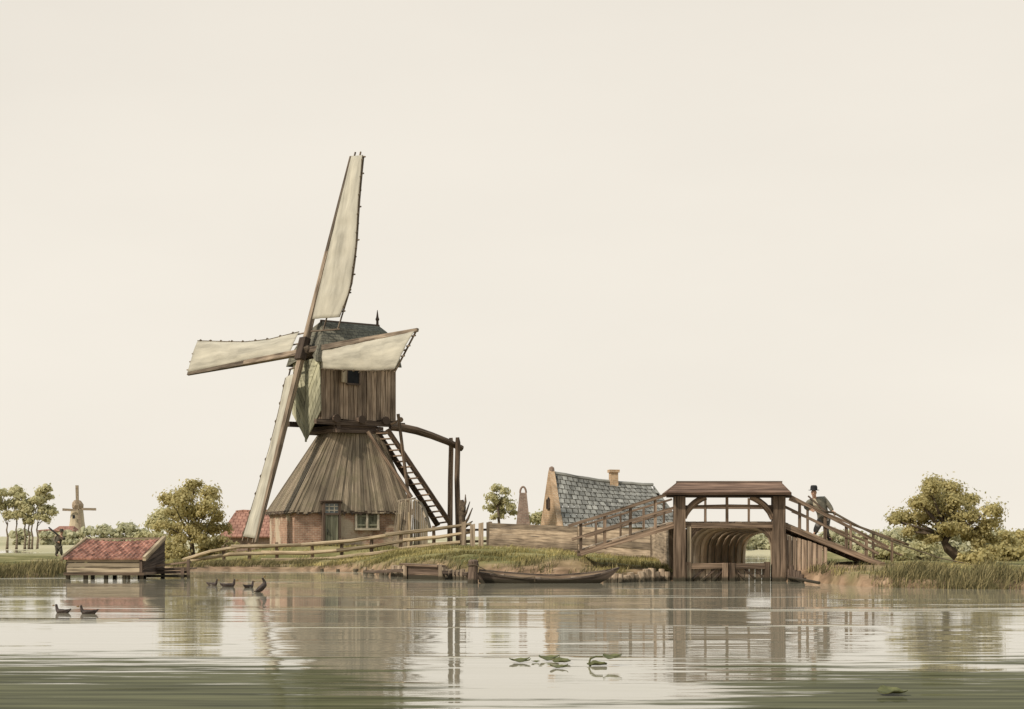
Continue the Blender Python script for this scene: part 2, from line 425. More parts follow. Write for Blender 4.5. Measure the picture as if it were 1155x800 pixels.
class MB:
    """collects solids in world coordinates; build() links them as one mesh object"""
    def __init__(self):
        self.v, self.f, self.uv, self.r = [], [], [], []

    def face(self, idx, uvs, rnd):
        self.f.append(idx); self.uv.append(uvs); self.r.append(rnd)

    def hexa(self, a, b, rnd=None):
        """solid between loop a (4 points) and loop b (4 points); u runs from a to b"""
        rnd = random.random() if rnd is None else rnd
        n0 = len(self.v)
        a = [Vector(p) for p in a]; b = [Vector(p) for p in b]
        self.v += a + b
        n = len(a)
        u0 = random.random() * 5
        s = 0.0
        for i in range(n):
            j = (i + 1) % n
            ln = (b[i] - a[i]).length; w = (a[j] - a[i]).length; w2 = (b[j] - b[i]).length
            self.face((n0 + i, n0 + j, n0 + n + j, n0 + n + i), [(u0, s), (u0, s + w), (u0 + ln, s + w2), (u0 + ln, s)], rnd)
            s += w
        ex = (a[1] - a[0]).normalized() if (a[1] - a[0]).length > 1e-9 else Vector((1, 0, 0))
        def cap(pts, ids):
            nn = (pts[1] - pts[0]).cross(pts[2] - pts[1])
            ey = nn.cross(ex)
            ey = ey.normalized() if ey.length > 1e-9 else Vector((0, 0, 1))
            self.face(ids, [(p.dot(ex), p.dot(ey)) for p in pts], rnd)
        cap(list(reversed(a)), tuple(n0 + i for i in reversed(range(n))))
        cap(b, tuple(n0 + n + i for i in range(n)))

    def beam(self, p0, p1, w, h, up=(0, 0, 1), w1=None, h1=None, jit=0.0, rnd=None):
        p0, p1 = Vector(p0), Vector(p1)
        d = (p1 - p0).normalized()
        up = Vector(up)
        s = d.cross(up)
        if s.length < 1e-4: s = d.cross(Vector((0, 1, 0)))
        s.normalize(); t = s.cross(d).normalized()
        w1 = w if w1 is None else w1; h1 = h if h1 is None else h1
        J = lambda: random.uniform(-jit, jit)
        lo = [p0 + s * (x * w / 2 + J()) + t * (y * h / 2 + J()) for x, y in ((-1, -1), (1, -1), (1, 1), (-1, 1))]
        hi = [p1 + s * (x * w1 / 2 + J()) + t * (y * h1 / 2 + J()) for x, y in ((-1, -1), (1, -1), (1, 1), (-1, 1))]
        self.hexa(lo, hi, rnd)

    def tube(self, pts, rad, n=8, rnd=None, wob=0.0, ell=1.0):
        pts = [Vector(p) for p in pts]
        rad = [rad] * len(pts) if isinstance(rad, (int, float)) else rad
        rnd = random.random() if rnd is None else rnd
        n0 = len(self.v)
        L = 0
        us = []
        prev_s = None
        for k, p in enumerate(pts):
            d = (pts[min(k + 1, len(pts) - 1)] - pts[max(k - 1, 0)]).normalized()
            if prev_s is None:
                s = d.cross(Vector((0, 1, 0.03)))
                if s.length < 1e-3: s = d.cross(Vector((1, 0, 0)))
            else:
                s = prev_s - d * prev_s.dot(d)
            s.normalize(); prev_s = s
            t = d.cross(s)
            for i in range(n):
                a = 2 * math.pi * i / n
                rr = rad[k] * (1 + random.uniform(-wob, wob))
                self.v.append(p + s * (math.cos(a) * rr) + t * (math.sin(a) * rr * ell))
            if k: L += (pts[k] - pts[k - 1]).length
            us.append(L)
        for k in range(len(pts) - 1):
            c = 2 * math.pi * rad[k] / n
            for i in range(n):
                j = (i + 1) % n
                self.face((n0 + k * n + i, n0 + k * n + j, n0 + (k + 1) * n + j, n0 + (k + 1) * n + i),
                          [(us[k], i * c), (us[k], i * c + c), (us[k + 1], i * c + c), (us[k + 1], i * c)], rnd)
        self.face(tuple(n0 + i for i in reversed(range(n))), [(0, 0)] * n, rnd)
        e = n0 + (len(pts) - 1) * n
        self.face(tuple(e + i for i in range(n)), [(0, 0)] * n, rnd)

    def slab(self, poly, nrm, t, rnd=None):
        """plate of thickness t: polygon (world points) pushed out along nrm"""
        nrm = Vector(nrm).normalized()
        poly = [Vector(p) for p in poly]
        ex = (poly[1] - poly[0]).normalized(); ey = nrm.cross(ex).normalized()
        rnd = random.random() if rnd is None else rnd
        n0 = len(self.v); n = len(poly)
        self.v += poly + [p + nrm * t for p in poly]
        q = lambda p: ((p - poly[0]).dot(ex), (p - poly[0]).dot(ey))
        self.face(tuple(n0 + i for i in reversed(range(n))), [q(poly[i]) for i in reversed(range(n))], rnd)
        self.face(tuple(n0 + n + i for i in range(n)), [q(p) for p in poly], rnd)
        for i in range(n):
            j = (i + 1) % n
            self.face((n0 + i, n0 + j, n0 + n + j, n0 + n + i), [q(poly[i]), q(poly[j]), (q(poly[j])[0], q(poly[j])[1] + t), (q(poly[i])[0], q(poly[i])[1] + t)], rnd)

    def boards(self, bl, br, tr, tl, n, t=0.03, gap=0.012, along='v', rag=0.0, proud=0.012, nrm=None, jit=0.25):
        """n boards filling the quad bl br tr tl; along 'v' = running bottom to top, 'h' = left to right"""
        bl, br, tr, tl = map(Vector, (bl, br, tr, tl))
        if along == 'h':
            bl, br, tr, tl = bl, tl, tr, br          # swap axes
        nrm = Vector(nrm) if nrm is not None else (br - bl).cross(tl - bl)
        nrm = nrm.normalized()
        cuts = [0.0]
        for i in range(n): cuts.append(cuts[-1] + 1 + random.uniform(-jit, jit))
        cuts = [c / cuts[-1] for c in cuts]
        for i in range(n):
            g = gap / max((br - bl).length, 0.01) / 2
            s0, s1 = cuts[i] + g, cuts[i + 1] - g
            o = random.uniform(0, proud)
            r0, r1 = random.uniform(-rag, rag), random.uniform(-rag, rag)
            q = lambda s, v: (bl.lerp(br, s)).lerp(tl.lerp(tr, s), v)
            d = (q(s0, 1) - q(s0, 0)).normalized()
            a = [q(s0, 0) + d * r0, q(s1, 0) + d * r0, q(s1, 0) + d * r0 + nrm * (t + o), q(s0, 0) + d * r0 + nrm * (t + o)]
            b = [q(s0, 1) + d * r1, q(s1, 1) + d * r1, q(s1, 1) + d * r1 + nrm * (t + o), q(s0, 1) + d * r1 + nrm * (t + o)]
            self.hexa(a, b)

    def build(self, name, mat, parent=None, origin=None, smooth=False):
        V = np.array([tuple(p) for p in self.v])
        if parent is not None:
            org = np.array(origin_of(parent)); loc = Vector((0, 0, 0))
        else:
            if origin is None:
                lo, hi = V.min(0), V.max(0)
                origin = ((lo[0] + hi[0]) / 2, (lo[1] + hi[1]) / 2, lo[2])
            org = np.array(origin); loc = Vector(origin)
        me = bpy.data.meshes.new(name)
        me.from_pydata([tuple(x) for x in V - org], [], self.f)
        uvl = me.uv_layers.new(name='UVMap')
        uvl.data.foreach_set('uv', np.array([c for f in self.uv for c in f], dtype=np.float32).ravel())
        at = me.attributes.new('rnd', 'FLOAT', 'FACE')
        at.data.foreach_set('value', np.array(self.r, dtype=np.float32))
        me.materials.append(mat)
        bm = bmesh.new(); bm.from_mesh(me); bmesh.ops.recalc_face_normals(bm, faces=bm.faces); bm.to_mesh(me); bm.free()
        if smooth:
            me.polygons.foreach_set('use_smooth', [True] * len(me.polygons))
        o = bpy.data.objects.new(name, me)
        COL.objects.link(o)
        if parent is not None: o.parent = parent
        o.location = loc
        return o


def clone(o, loc=None, rotz=None, scale=None, label=None, group=None, parent=None):
    c = o.copy(); COL.objects.link(c)
    if parent is not None: c.parent = parent
    if loc is not None: c.location = loc
    if rotz is not None: c.rotation_euler[2] = rotz
    if scale is not None: c.scale = (scale,) * 3
    if label: c['label'] = label
    if group: c['group'] = group
    for ch in list(o.children):
        clone(ch, parent=c)
    return c


def cloud_mesh(name, pts, nrm, size, rnd, mat, parent=None, loc=(0, 0, 0), aspect=0.62):
    """one leaf-shaped face per point"""
    n = len(pts)
    h = RNG.normal(size=(n, 3)); h -= (h * nrm).sum(1, keepdims=True) * nrm
    h /= np.linalg.norm(h, axis=1, keepdims=True) + 1e-9
    k = np.cross(nrm, h)
    s = size[:, None]
    q = np.stack([pts - h * s * .5, pts + k * s * aspect * .5 + h * s * .05, pts + h * s * .5, pts - k * s * aspect * .5 + h * s * .05], 1).reshape(-1, 3)
    org = np.array(loc)
    me = bpy.data.meshes.new(name)
    me.vertices.add(4 * n); me.vertices.foreach_set('co', (q - org).astype(np.float32).ravel())
    me.loops.add(4 * n); me.loops.foreach_set('vertex_index', np.arange(4 * n, dtype=np.int32))
    me.polygons.add(n); me.polygons.foreach_set('loop_start', np.arange(0, 4 * n, 4, dtype=np.int32))
    me.update(calc_edges=True)
    at = me.attributes.new('rnd', 'FLOAT', 'FACE'); at.data.foreach_set('value', np.clip(rnd, 0, 1).astype(np.float32))
    me.materials.append(mat)
    o = bpy.data.objects.new(name, me); COL.objects.link(o)
    if parent is not None: o.parent = parent
    else: o.location = loc
    return o


def crown_points(clumps, n, sub=12, spread=0.30):
    """leaf positions: sub-clumps on each clump's shell, leaves round each sub-clump"""
    w = np.array([c[1] ** 2 for c in clumps]); w /= w.sum()
    P_, N_, R_ = [], [], []
    for (c, r), wi in zip(clumps, w):
        m = max(6, int(n * wi)); c = np.array(c)
        d = RNG.normal(size=(sub, 3)); d /= np.linalg.norm(d, axis=1, keepdims=True)
        d[:, 2] = np.where(d[:, 2] < -0.5, -d[:, 2] * .6, d[:, 2])
        sc = c + d * r * RNG.uniform(0.45, 0.95, (sub, 1)) * np.array([1, 1, .85])
        sr = RNG.uniform(0.0, 1.0, sub)
        k = RNG.integers(0, sub, m)
        g = RNG.normal(size=(m, 3)) * r * spread * np.array([1, 1, .7])
        g *= np.where(RNG.uniform(0, 1, (m, 1)) < .14, 1.7, 1.0)
        p = sc[k] + g
        nn = (p - c) / r * 0.7 + g / (r * spread) * 0.35 + RNG.normal(size=(m, 3)) * 0.45
        nn[:, 2] += 0.25
        nn /= np.linalg.norm(nn, axis=1, keepdims=True) + 1e-9
        P_.append(p); N_.append(nn); R_.append(0.40 * sr[k] + 0.60 * RNG.uniform(0, 1, m))
    return np.concatenate(P_), np.concatenate(N_), np.concatenate(R_)


def make_tree(name, label, cat, base, trunk, clumps, n, leaf, mat, bark, group=None, r0=0.2, limbs=True, sub=12, spread=0.30):
    """base: Vector; trunk: points from the ground up; clumps: (centre, radius)"""
    t = root(name, base, label, cat, group)
    tb = MB()
    k = len(trunk)
    rad = [r0 * (1.25 if i == 0 else 1 - 0.45 * i / (k - 1)) for i in range(k)]
    tb.tube([trunk[0] - Vector((0, 0, .25))] + list(trunk), [rad[0] * 1.15] + rad, n=9, wob=0.12)
    top = trunk[-1]
    if limbs:
        for c, r in clumps:
            c = Vector(c)
            if c.z < top.z + .2 * r: continue
            mid = top.lerp(c, 0.5) + Vector((random.uniform(-.1, .1), random.uniform(-.1, .1), -0.08)) * r
            st = trunk[-2].lerp(top, random.uniform(0.4, 1.0))
            tb.tube([st, mid, c + Vector((0, 0, r * .25))], [r0 * .36, r0 * .22, r0 * .08], n=6, wob=0.1)
            for _ in range(3):
                e = c + Vector((random.uniform(-1, 1), random.uniform(-1, 1), random.uniform(-.3, .9))) * r * .75
                tb.tube([mid.lerp(c, .6), e], [r0 * .13, r0 * .04], n=5)
    tb.build('trunk', bark, t, smooth=True)
    p, nn, rr = crown_points(clumps, n, sub, spread)
    cloud_mesh('crown', p, nn, RNG.uniform(0.7, 1.3, len(p)) * leaf, rr, mat, t, base)
    return t


def px_clumps(lst, Y, depth=1.0):
    """(px, py, r_px) clumps of a crown standing Y away; depth spread follows the crown's own width"""
    out = []
    for px, py, r in lst:
        c = P(px, py, Y); c.y += random.uniform(-depth, depth)
        out.append((tuple(c), r / F * Y))
    return out


# ------------------------------------------------------------------ ground and water
SHORE = [(-420, 654), (-150, 652), (0, 652), (60, 651), (75, 646), (160, 643.5), (215, 643.5), (235, 643), (330, 643), (400, 645), (440, 650), (500, 653), (540, 655),
         (620, 656.5), (700, 657), (757, 655), (880, 655.5), (930, 658.5), (975, 662), (1060, 664), (1155, 665), (1350, 667), (1700, 668)]
_sx = np.array([(px - CX) / F * WY(py) for px, py in SHORE]); _sy = np.array([WY(py) for px, py in SHORE])
_lx = np.array([-200, -24, -15.2, -13.6, -12.4, -11.0, 0, 4.0, 6.5, 9.5, 16, 40, 200])
_lz = np.array([.30, .30, .28, .42, .72, .95, .92, .64, .58, .60, .50, .45, .4])
BRY = WY(656)                                   # front of the bridge
T0, T1 = Vector((5.52, BRY + 0.35, 0)), Vector((8.55, BRY + 10.0, 0))     # left wall of the culvert, near and far
TW = 2.55                                       # its width


def ground_z(x, y, rough=True):
    ys = np.interp(x, _sx, _sy)
    t = y - ys
    land = np.interp(x, _lx, _lz)
    low = np.interp(x, [-15.2, -12.5, -10, -7, -4.5, -2], [.28, .30, .33, .46, .80, 1.0])      # lower terrace in front of the fence
    k = np.clip((y - 75.2) / 3.2, 0, 1); k = k * k * (3 - 2 * k)
    land = np.where(x < -2, np.minimum(land, low) * (1 - k) + land * k, land)
    far = np.clip((y - 95) / 25, 0, 1)
    land = land * (1 - far) + 0.3 * far
    prof = np.interp(t, [-60, -6, -1.5, 0, .5, 1.2, 4, 9.5, 14], [-1.2, -1.0, -.7, -.03, .42, .56, .80, .97, 1.0])
    z = np.where(t < 0, prof, prof * land)
    z = np.where(t > .2, np.maximum(z, .86 * np.exp(-((x - 1.7) / 1.7) ** 2 - ((y - 53.9) / 1.9) ** 2)), z)     # the ramp's landing
    # channel under the bridge and the pool behind it
    ax = T1 - T0
    f = (y - T0.y) / ax.y
    xl = T0.x + ax.x * f
    inch = (y > T0.y - 3) & (y < 130) & (x > xl - .12 - np.clip(f - 1, 0, 9) * 2.5) & (x < xl + TW + .12 + np.clip(f - 1, 0, 9) * -1.5)
    z = np.where(inch, -0.7, z)
    # canal across the meadow at the left
    can = (x < -27 - (y - 110) * .36) & (y > 112 + 0.02 * x) & (y < 172)
    z = np.where(can, -0.6, z)
    return z


def gz(x, y):
    return float(ground_z(np.array([x]), np.array([y]))[0])


def axis(fine0, fine1, step, far0, far1, ratio=1.25):
    a = list(np.arange(fine0, fine1 + 1e-6, step))
    s = step; x = a[-1]
    while x < far1: s *= ratio; x += s; a.append(x)
    s = step; x = a[0]; pre = []
    while x > far0: s *= ratio; x -= s; pre.append(x)
    return np.array(pre[::-1] + a)


gx = axis(-34, 30, 0.30, -3500, 3500)
gy = axis(40, 100, 0.33, -60, 6000)
GX, GY = np.meshgrid(gx, gy)
GZ = ground_z(GX.ravel(), GY.ravel()).reshape(GX.shape)
bump = np.array([noise.noise(Vector((x * .55, y * .55, 0))) * .08 + noise.noise(Vector((x * 1.6, y * 1.6, 3))) * .07 for x, y in zip(GX.ravel(), GY.ravel())]).reshape(GX.shape)
GZ = GZ + np.where((GZ > 0.05) & (GY < 130), bump * np.clip(GZ * 2.5, 0, 1), 0)
me = bpy.data.meshes.new('ground')
nx_, ny_ = len(gx), len(gy)
co = np.stack([GX, GY, GZ], -1).reshape(-1, 3)
ii = np.arange(nx_ * ny_).reshape(ny_, nx_)
quads = np.stack([ii[:-1, :-1], ii[:-1, 1:], ii[1:, 1:], ii[1:, :-1]], -1).reshape(-1, 4)
me.vertices.add(len(co)); me.vertices.foreach_set('co', co.astype(np.float32).ravel())
me.loops.add(quads.size); me.loops.foreach_set('vertex_index', quads.astype(np.int32).ravel())
me.polygons.add(len(quads)); me.polygons.foreach_set('loop_start', np.arange(0, quads.size, 4, dtype=np.int32))
me.update(calc_edges=True)
me.polygons.foreach_set('use_smooth', [True] * len(quads))
T_ = (GY - np.interp(GX, _sx, _sy)).ravel(); X_ = GX.ravel(); Y_ = GY.ravel()
wn_ = np.array([noise.noise(Vector((x * .5, y * .5, 9))) for x, y in zip(X_, Y_)])
clay = np.clip(1.25 - T_ / (1.5 + 1.3 * wn_), 0, 1)
clay = np.maximum(clay, np.clip(1.6 - np.hypot((X_ - 9.3) / 2.2, (Y_ - 51.4) / 2.3) + .5 * wn_, 0, 1))     # bare clay slip beside the bridge
clay = np.maximum(clay, np.clip(1.5 - np.hypot((X_ + 10.8) / 2.6, (Y_ - 71.3) / 1.6) + .5 * wn_, 0, 1))    # and before the mill
at = me.attributes.new('clay', 'FLOAT', 'POINT'); at.data.foreach_set('value', clay.astype(np.float32))
mead = np.clip((Y_ - 92) / 20, 0, 1)
at = me.attributes.new('meadow', 'FLOAT', 'POINT'); at.data.foreach_set('value', mead.astype(np.float32))
me.materials.append(M['ground'])
o = bpy.data.objects.new('ground', me); COL.objects.link(o); o['kind'] = 'structure'

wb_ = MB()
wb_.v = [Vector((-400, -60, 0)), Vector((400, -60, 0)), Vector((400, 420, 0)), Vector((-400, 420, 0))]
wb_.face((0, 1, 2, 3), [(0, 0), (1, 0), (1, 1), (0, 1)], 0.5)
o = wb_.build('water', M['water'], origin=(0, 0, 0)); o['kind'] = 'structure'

#PART2
# ------------------------------------------------------------------ the wooden windmill
ca, sa = math.cos(math.radians(20)), math.sin(math.radians(20))
FD, BD = Vector((ca, sa, 0)), Vector((-sa, ca, 0))           # along the front wall, towards the back
FL = P(332, 613, 79.5); FL.z = 0.85
WB = 5.6
C0 = FL + (FD + BD) * WB / 2
ZE, ZT = 2.52, 6.45                                            # eave and neck height
MC = P(390, 480, 82.0); MC.z = 0                               # upper body axis
NH = Vector((-.81, -.59, 0)).normalized(); A_ = -NH; B_ = Vector((A_.y, -A_.x, 0))   # shaft heading; along body; across body (towards us)
mill = root('windmill', Vector((C0.x, C0.y, 0.9)), 'tall wooden windmill with four canvas sails on a brick base on the bank', 'windmill')


def sq(c, half, z, d1=FD, d2=BD):
    return [Vector((c.x, c.y, z)) + d1 * x * half + d2 * y * half for x, y in ((-1, -1), (1, -1), (1, 1), (-1, 1))]


# brick base
mb = MB(); mb.hexa(sq(C0, WB / 2, 0.75), sq(C0, WB / 2, ZE + 0.25), rnd=.5)
# the hexa's u runs upward: turn it so courses lie level
mb.uv = [[(v, u) for u, v in f] for f in mb.uv]
wall = mb.build('base_wall', M['brick'], mill)


def front_s(px):
    k = (px - CX) / F
    return (k * FL.y - FL.x) / (FD.x - k * FD.y)


def fpt(s, z, out=0.0):
    return Vector((FL.x, FL.y, z)) + FD * s - BD * out


zpx = lambda py, s: H + (HZ - py) / F * (FL.y + FD.y * s)
# door with a transom light
s0, s1 = front_s(363.5), front_s(381)
zb, zt, zm = 0.98, zpx(567, s0), zpx(580, s0)
mb = MB(); mb.boards(fpt(s0 + .07, zb, .31), fpt(s1 - .07, zb, .31), fpt(s1 - .07, zm - .04, .31), fpt(s0 + .07, zm - .04, .31), 5, t=.04, nrm=-BD, proud=.015)
door = mb.build('door', M['green_paint'], mill)
mb = MB()
for a, b in (((s0, zb), (s0, zt)), ((s1, zb), (s1, zt)), ((s0, zm), (s1, zm)), ((s0 - .12, zt), (s1 + .12, zt))):
    mb.beam(fpt(*a, .19), fpt(*b, .19), .10, .40, up=BD)
mb.beam(fpt(s0 - .15, zt + .08, .16), fpt(s1 + .15, zt + .08, .16), .6, .05, up=(0, 0, 1))
mb.build('frame', M['timber_dark'], door)
mb = MB(); mb.slab([fpt(s0 + .05, zm + .05, .29), fpt(s1 - .05, zm + .05, .29), fpt(s1 - .05, zt - .05, .29), fpt(s0 + .05, zt - .05, .29)], -BD, .02)
mb.build('pane', M['glass'], door)
mb = MB()
sm = (s0 + s1) / 2
for z in (zm + .18, zm + .36): mb.beam(fpt(s0 + .08, z, .325), fpt(s1 - .08, z, .325), .03, .03)
for s in (s0 + .25, s1 - .25): mb.beam(fpt(s, zm + .08, .325), fpt(s, zt - .08, .325), .03, .03, up=BD)
mb.build('glazing_bar', M['white'], door)
mb = MB(); mb.tube([fpt(s0 + .17, 1.75, .35), fpt(s0 + .17, 1.6, .41), fpt(s0 + .17, 1.48, .35)], .025, n=6)
mb.build('handle', M['iron'], door)
# window with two shutters
w0, w1 = front_s(401), front_s(426)
z0, z1 = zpx(597, w0), zpx(577.5, w0)
mb = MB()
for a, b in (((w0, z0), (w0, z1)), ((w1, z0), (w1, z1)), (((w0 + w1) / 2, z0), ((w0 + w1) / 2, z1))):
    mb.beam(fpt(*a, .05), fpt(*b, .05), .10, .14, up=BD)
mb.beam(fpt(w0 - .06, z0, .06), fpt(w1 + .06, z0, .06), .18, .10)
mb.beam(fpt(w0 - .02, z1, .05), fpt(w1 + .02, z1, .05), .14, .08)
win = mb.build('window', M['white'], mill)
for a, b in ((w0 + .06, (w0 + w1) / 2 - .06), ((w0 + w1) / 2 + .06, w1 - .06)):
    mb = MB(); mb.boards(fpt(a, z0 + .06, .03), fpt(b, z0 + .06, .03), fpt(b, z1 - .06, .03), fpt(a, z1 - .06, .03), 3, t=.03, nrm=-BD)
    for z in (z0 + .2, z1 - .2): mb.beam(fpt(a, z, .085), fpt(b, z, .085), .02, .06)
    mb.build('shutter', M['green_paint'], win)
# boarded skirt: four sloping faces of narrow boards, ragged at the eave
TC = P(394, 488, 82.2); TC.z = 0
lo, hi = sq(C0, WB / 2 + .16, ZE), sq(TC, 1.20, ZT)
core_lo, core_hi = sq(C0, WB / 2 + .08, ZE + .06), sq(TC, 1.12, ZT)
mb = MB(); mb.hexa(core_lo, core_hi, .55)
for i in range(4):
    j = (i + 1) % 4
    mb.boards(lo[i], lo[j], hi[j], hi[i], 42, t=.03, gap=.010, rag=.07, proud=.035, jit=.45)
for i in range(4):
    mb.beam(lo[i], hi[i], .12, .09, up=(lo[i] - C0), w1=.08, h1=.07)
mb.build('skirt', M['skirt'], mill)
mb = MB()
ring = []
for i in range(4):
    a, b = lo[i], lo[(i + 1) % 4]
    ring += [a.lerp(b, (k + random.uniform(.1, .9)) / 60) for k in range(60)]
for k, q in enumerate(ring):
    out_ = (q - C0); out_.z = 0; out_ = out_.normalized() * .035
    mb.v += [q + out_ + Vector((0, 0, .10)), q + out_ + Vector((0, 0, -random.uniform(.0, .05) - (.14 * random.random() if k % 2 else 0)))]
for k in range(len(ring)):
    a, b = 2 * k, 2 * ((k + 1) % len(ring))
    mb.face((a, b, b + 1, a + 1), [(0, 0), (1, 0), (1, 1), (0, 1)], .3)
mb.build('eave_fringe', M['timber_dark'], mill)


def body(a, b, z):
    return Vector((MC.x, MC.y, z)) + A_ * a + B_ * b


LB, WD = 4.15 / 2, 2.36 / 2
Z0, Z1 = 6.98, 9.78
# neck ring and floor beams
mb = MB()
for z, hw in ((6.42, 1.30), (6.62, 1.16)):
    q = sq(MC, hw, z, A_, B_)
    for i in range(4):
        d = (q[(i + 1) % 4] - q[i]).normalized() * .2
        mb.beam(q[i] - d, q[(i + 1) % 4] + d, .20, .17, jit=.02)
mb.build('neck_ring', M['timber_dark'], mill)
mb = MB()
for b in (WD + .12, -WD - .12): mb.beam(body(-LB - .35, b, 6.83), body(LB + .45, b, 6.83), .22, .24, jit=.015)
mb.build('floor_beam', M['timber_dark'], mill)
for a in (-1.35, 0.05, 1.40):
    mb = MB(); mb.beam(body(a, -WD - .34, 6.98), body(a, WD + .30, 6.98), .42, .20, jit=.02)
    mb.tube([body(a, WD + .20, 7.0), body(a, WD + .32, 7.0)], .2, n=10)
    mb.build('joist', M['timber_dark'], mill)
# upper body
mb = MB()
c4 = [(-LB, -WD), (LB, -WD), (LB, WD), (-LB, WD)]
mb.hexa([body(a * .97, b * .96, Z0 + .05) for a, b in c4], [body(a * .97, b * .96, Z1) for a, b in c4], rnd=0.1)
taper = 1.015
mb.boards(body(-LB, WD, Z0), body(LB, WD, Z0), body(LB * taper, WD, Z1), body(-LB * taper, WD, Z1), 16, t=.04, gap=.03, rag=.04, proud=.03, nrm=B_)
mb.boards(body(LB, WD, Z0), body(LB, -WD, Z0), body(LB, -WD, Z1), body(LB, WD, Z1), 10, t=.04, gap=.03, rag=.04, proud=.03, nrm=A_)
mb.boards(body(-LB, -WD, Z0), body(LB, -WD, Z0), body(LB, -WD, Z1), body(-LB, -WD, Z1), 16, t=.04, gap=.03, rag=.04, proud=.03, nrm=-B_)
mb.boards(body(-LB, WD, Z0), body(-LB, -WD, Z0), body(-LB, -WD, Z1), body(-LB, WD, Z1), 10, t=.04, gap=.03, rag=.04, nrm=-A_)
house = mb.build('mill_house', M['mill_boards'], mill)


def side_a(px):
    """place along the near side wall seen at column px"""
    k = (px - CX) / F; o_ = body(0, WD + .08, 0)
    return (k * o_.y - o_.x) / (A_.x - k * A_.y)


h0, h1 = side_a(391), side_a(405.5)
zh = lambda py: H + (HZ - py) / F * (MC.y - 1)
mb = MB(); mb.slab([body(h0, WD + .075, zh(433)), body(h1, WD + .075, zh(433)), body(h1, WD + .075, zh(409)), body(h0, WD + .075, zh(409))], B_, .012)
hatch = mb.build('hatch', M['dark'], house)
mb = MB()
for a in (h0, h1): mb.beam(body(a, WD + .09, zh(434)), body(a, WD + .09, zh(409)), .08, .09, up=B_)
mb.beam(body(h0, WD + .09, zh(434)), body(h1, WD + .09, zh(434)), .09, .09)
mb.build('hatch_frame', M['timber_dark'], house)
mb = MB(); mb.boards(body(h0, WD + .12, zh(433)), body(h0 - .42, WD + .40, zh(433)), body(h0 - .42, WD + .40, zh(410)), body(h0, WD + .12, zh(410)), 3, t=.04)
mb.build('hatch_shutter', M['pale_boards'], house)
# breast boards: herringbone, running down to a point under the house


def clip(poly, n, d):
    out = []
    for i in range(len(poly)):
        p, q = poly[i], poly[(i + 1) % len(poly)]
        a, b = p[0] * n[0] + p[1] * n[1] - d, q[0] * n[0] + q[1] * n[1] - d
        if a <= 0: out.append(p)
        if a * b < 0: out.append((p[0] + (q[0] - p[0]) * a / (a - b), p[1] + (q[1] - p[1]) * a / (a - b)))
    return out


mb = MB()
for sgn in (-1, 1):
    half = [(0, 9.85), (sgn * (WD + .10), 9.85), (sgn * (WD + .22), 7.35), (0, 6.0)]
    nv = (sgn * -0.80, 0.60)
    for k in range(-2, 24):
        d0 = 3.0 + k * .27
        pl = clip(clip(half, nv, d0 + .245), (-nv[0], -nv[1]), -d0)
        if len(pl) > 2: mb.slab([body(-LB - .07, b, z) for b, z in pl], -A_, .04 + random.uniform(0, .02))
mb.beam(body(-LB - .13, 0, 9.8), body(-LB - .13, 0, 5.92), .10, .06, up=A_)
mb.build('breast_boards', M['breast'], mill)
mb = MB(); mb.slab([body(-LB - .04, b, z) for b, z in ((0, 6.05), (WD + .18, 7.38), (WD + .06, 9.8), (-WD - .06, 9.8), (-WD - .18, 7.38))], -A_, .03)
mb.build('breast_backing', M['timber_dark'], mill)
# cap roof
prof = [(WD + .28, 9.62, -2.45, 2.25), (WD + .16, 10.05, -2.35, 2.22), (WD - .12, 10.75, -2.0, 2.10), (WD * .5, 11.35, -1.62, 1.98), (0.0, 11.72, -1.35, 1.85)]
mb = MB()
for sgn in (1, -1):
    for (b0, za, f0, r0_), (b1, zb_, f1, r1_) in zip(prof[:-1], prof[1:]):
        mid = Vector((MC.x, MC.y, 10))
        q = [body(f0, sgn * b0, za), body(r0_, sgn * b0, za), body(r1_, sgn * b1, zb_), body(f1, sgn * b1, zb_)]
        nn = (q[1] - q[0]).cross(q[2] - q[0]); nn = nn if nn.z > 0 or nn.dot(B_ * sgn) > 0 else -nn
        mb.slab(q, nn, .07)
for sel, dirn in ((2, -1), (3, 1)):
    ring = [(p[0], p[1], p[sel]) for p in prof] + [(-p[0], p[1], p[sel]) for p in prof[-2::-1]]
    cpt = body(dirn * 1.9, 0, 10.2)
    for (b0, za, f0), (b1, zb_, f1) in zip(ring[:-1], ring[1:]):
        mb.slab([cpt, body(f0, b0, za), body(f1, b1, zb_)], A_ * dirn, .03)
cap = mb.build('cap_roof', M['cap'], mill)
mb = MB()
mb.tube([body(-1.4, 0, 11.77), body(1.9, 0, 11.77)], .07, n=7, wob=.1)
mb.build('ridge', M['timber_dark'], cap)
mb = MB(); mb.tube([body(1.8, 0, 11.7), body(1.8, 0, 12.0), body(1.8, 0, 12.1), body(1.8, 0, 12.2), body(1.8, 0, 12.55)], [.07, .06, .10, .06, .015], n=8)
mb.build('finial', M['timber_dark'], cap)
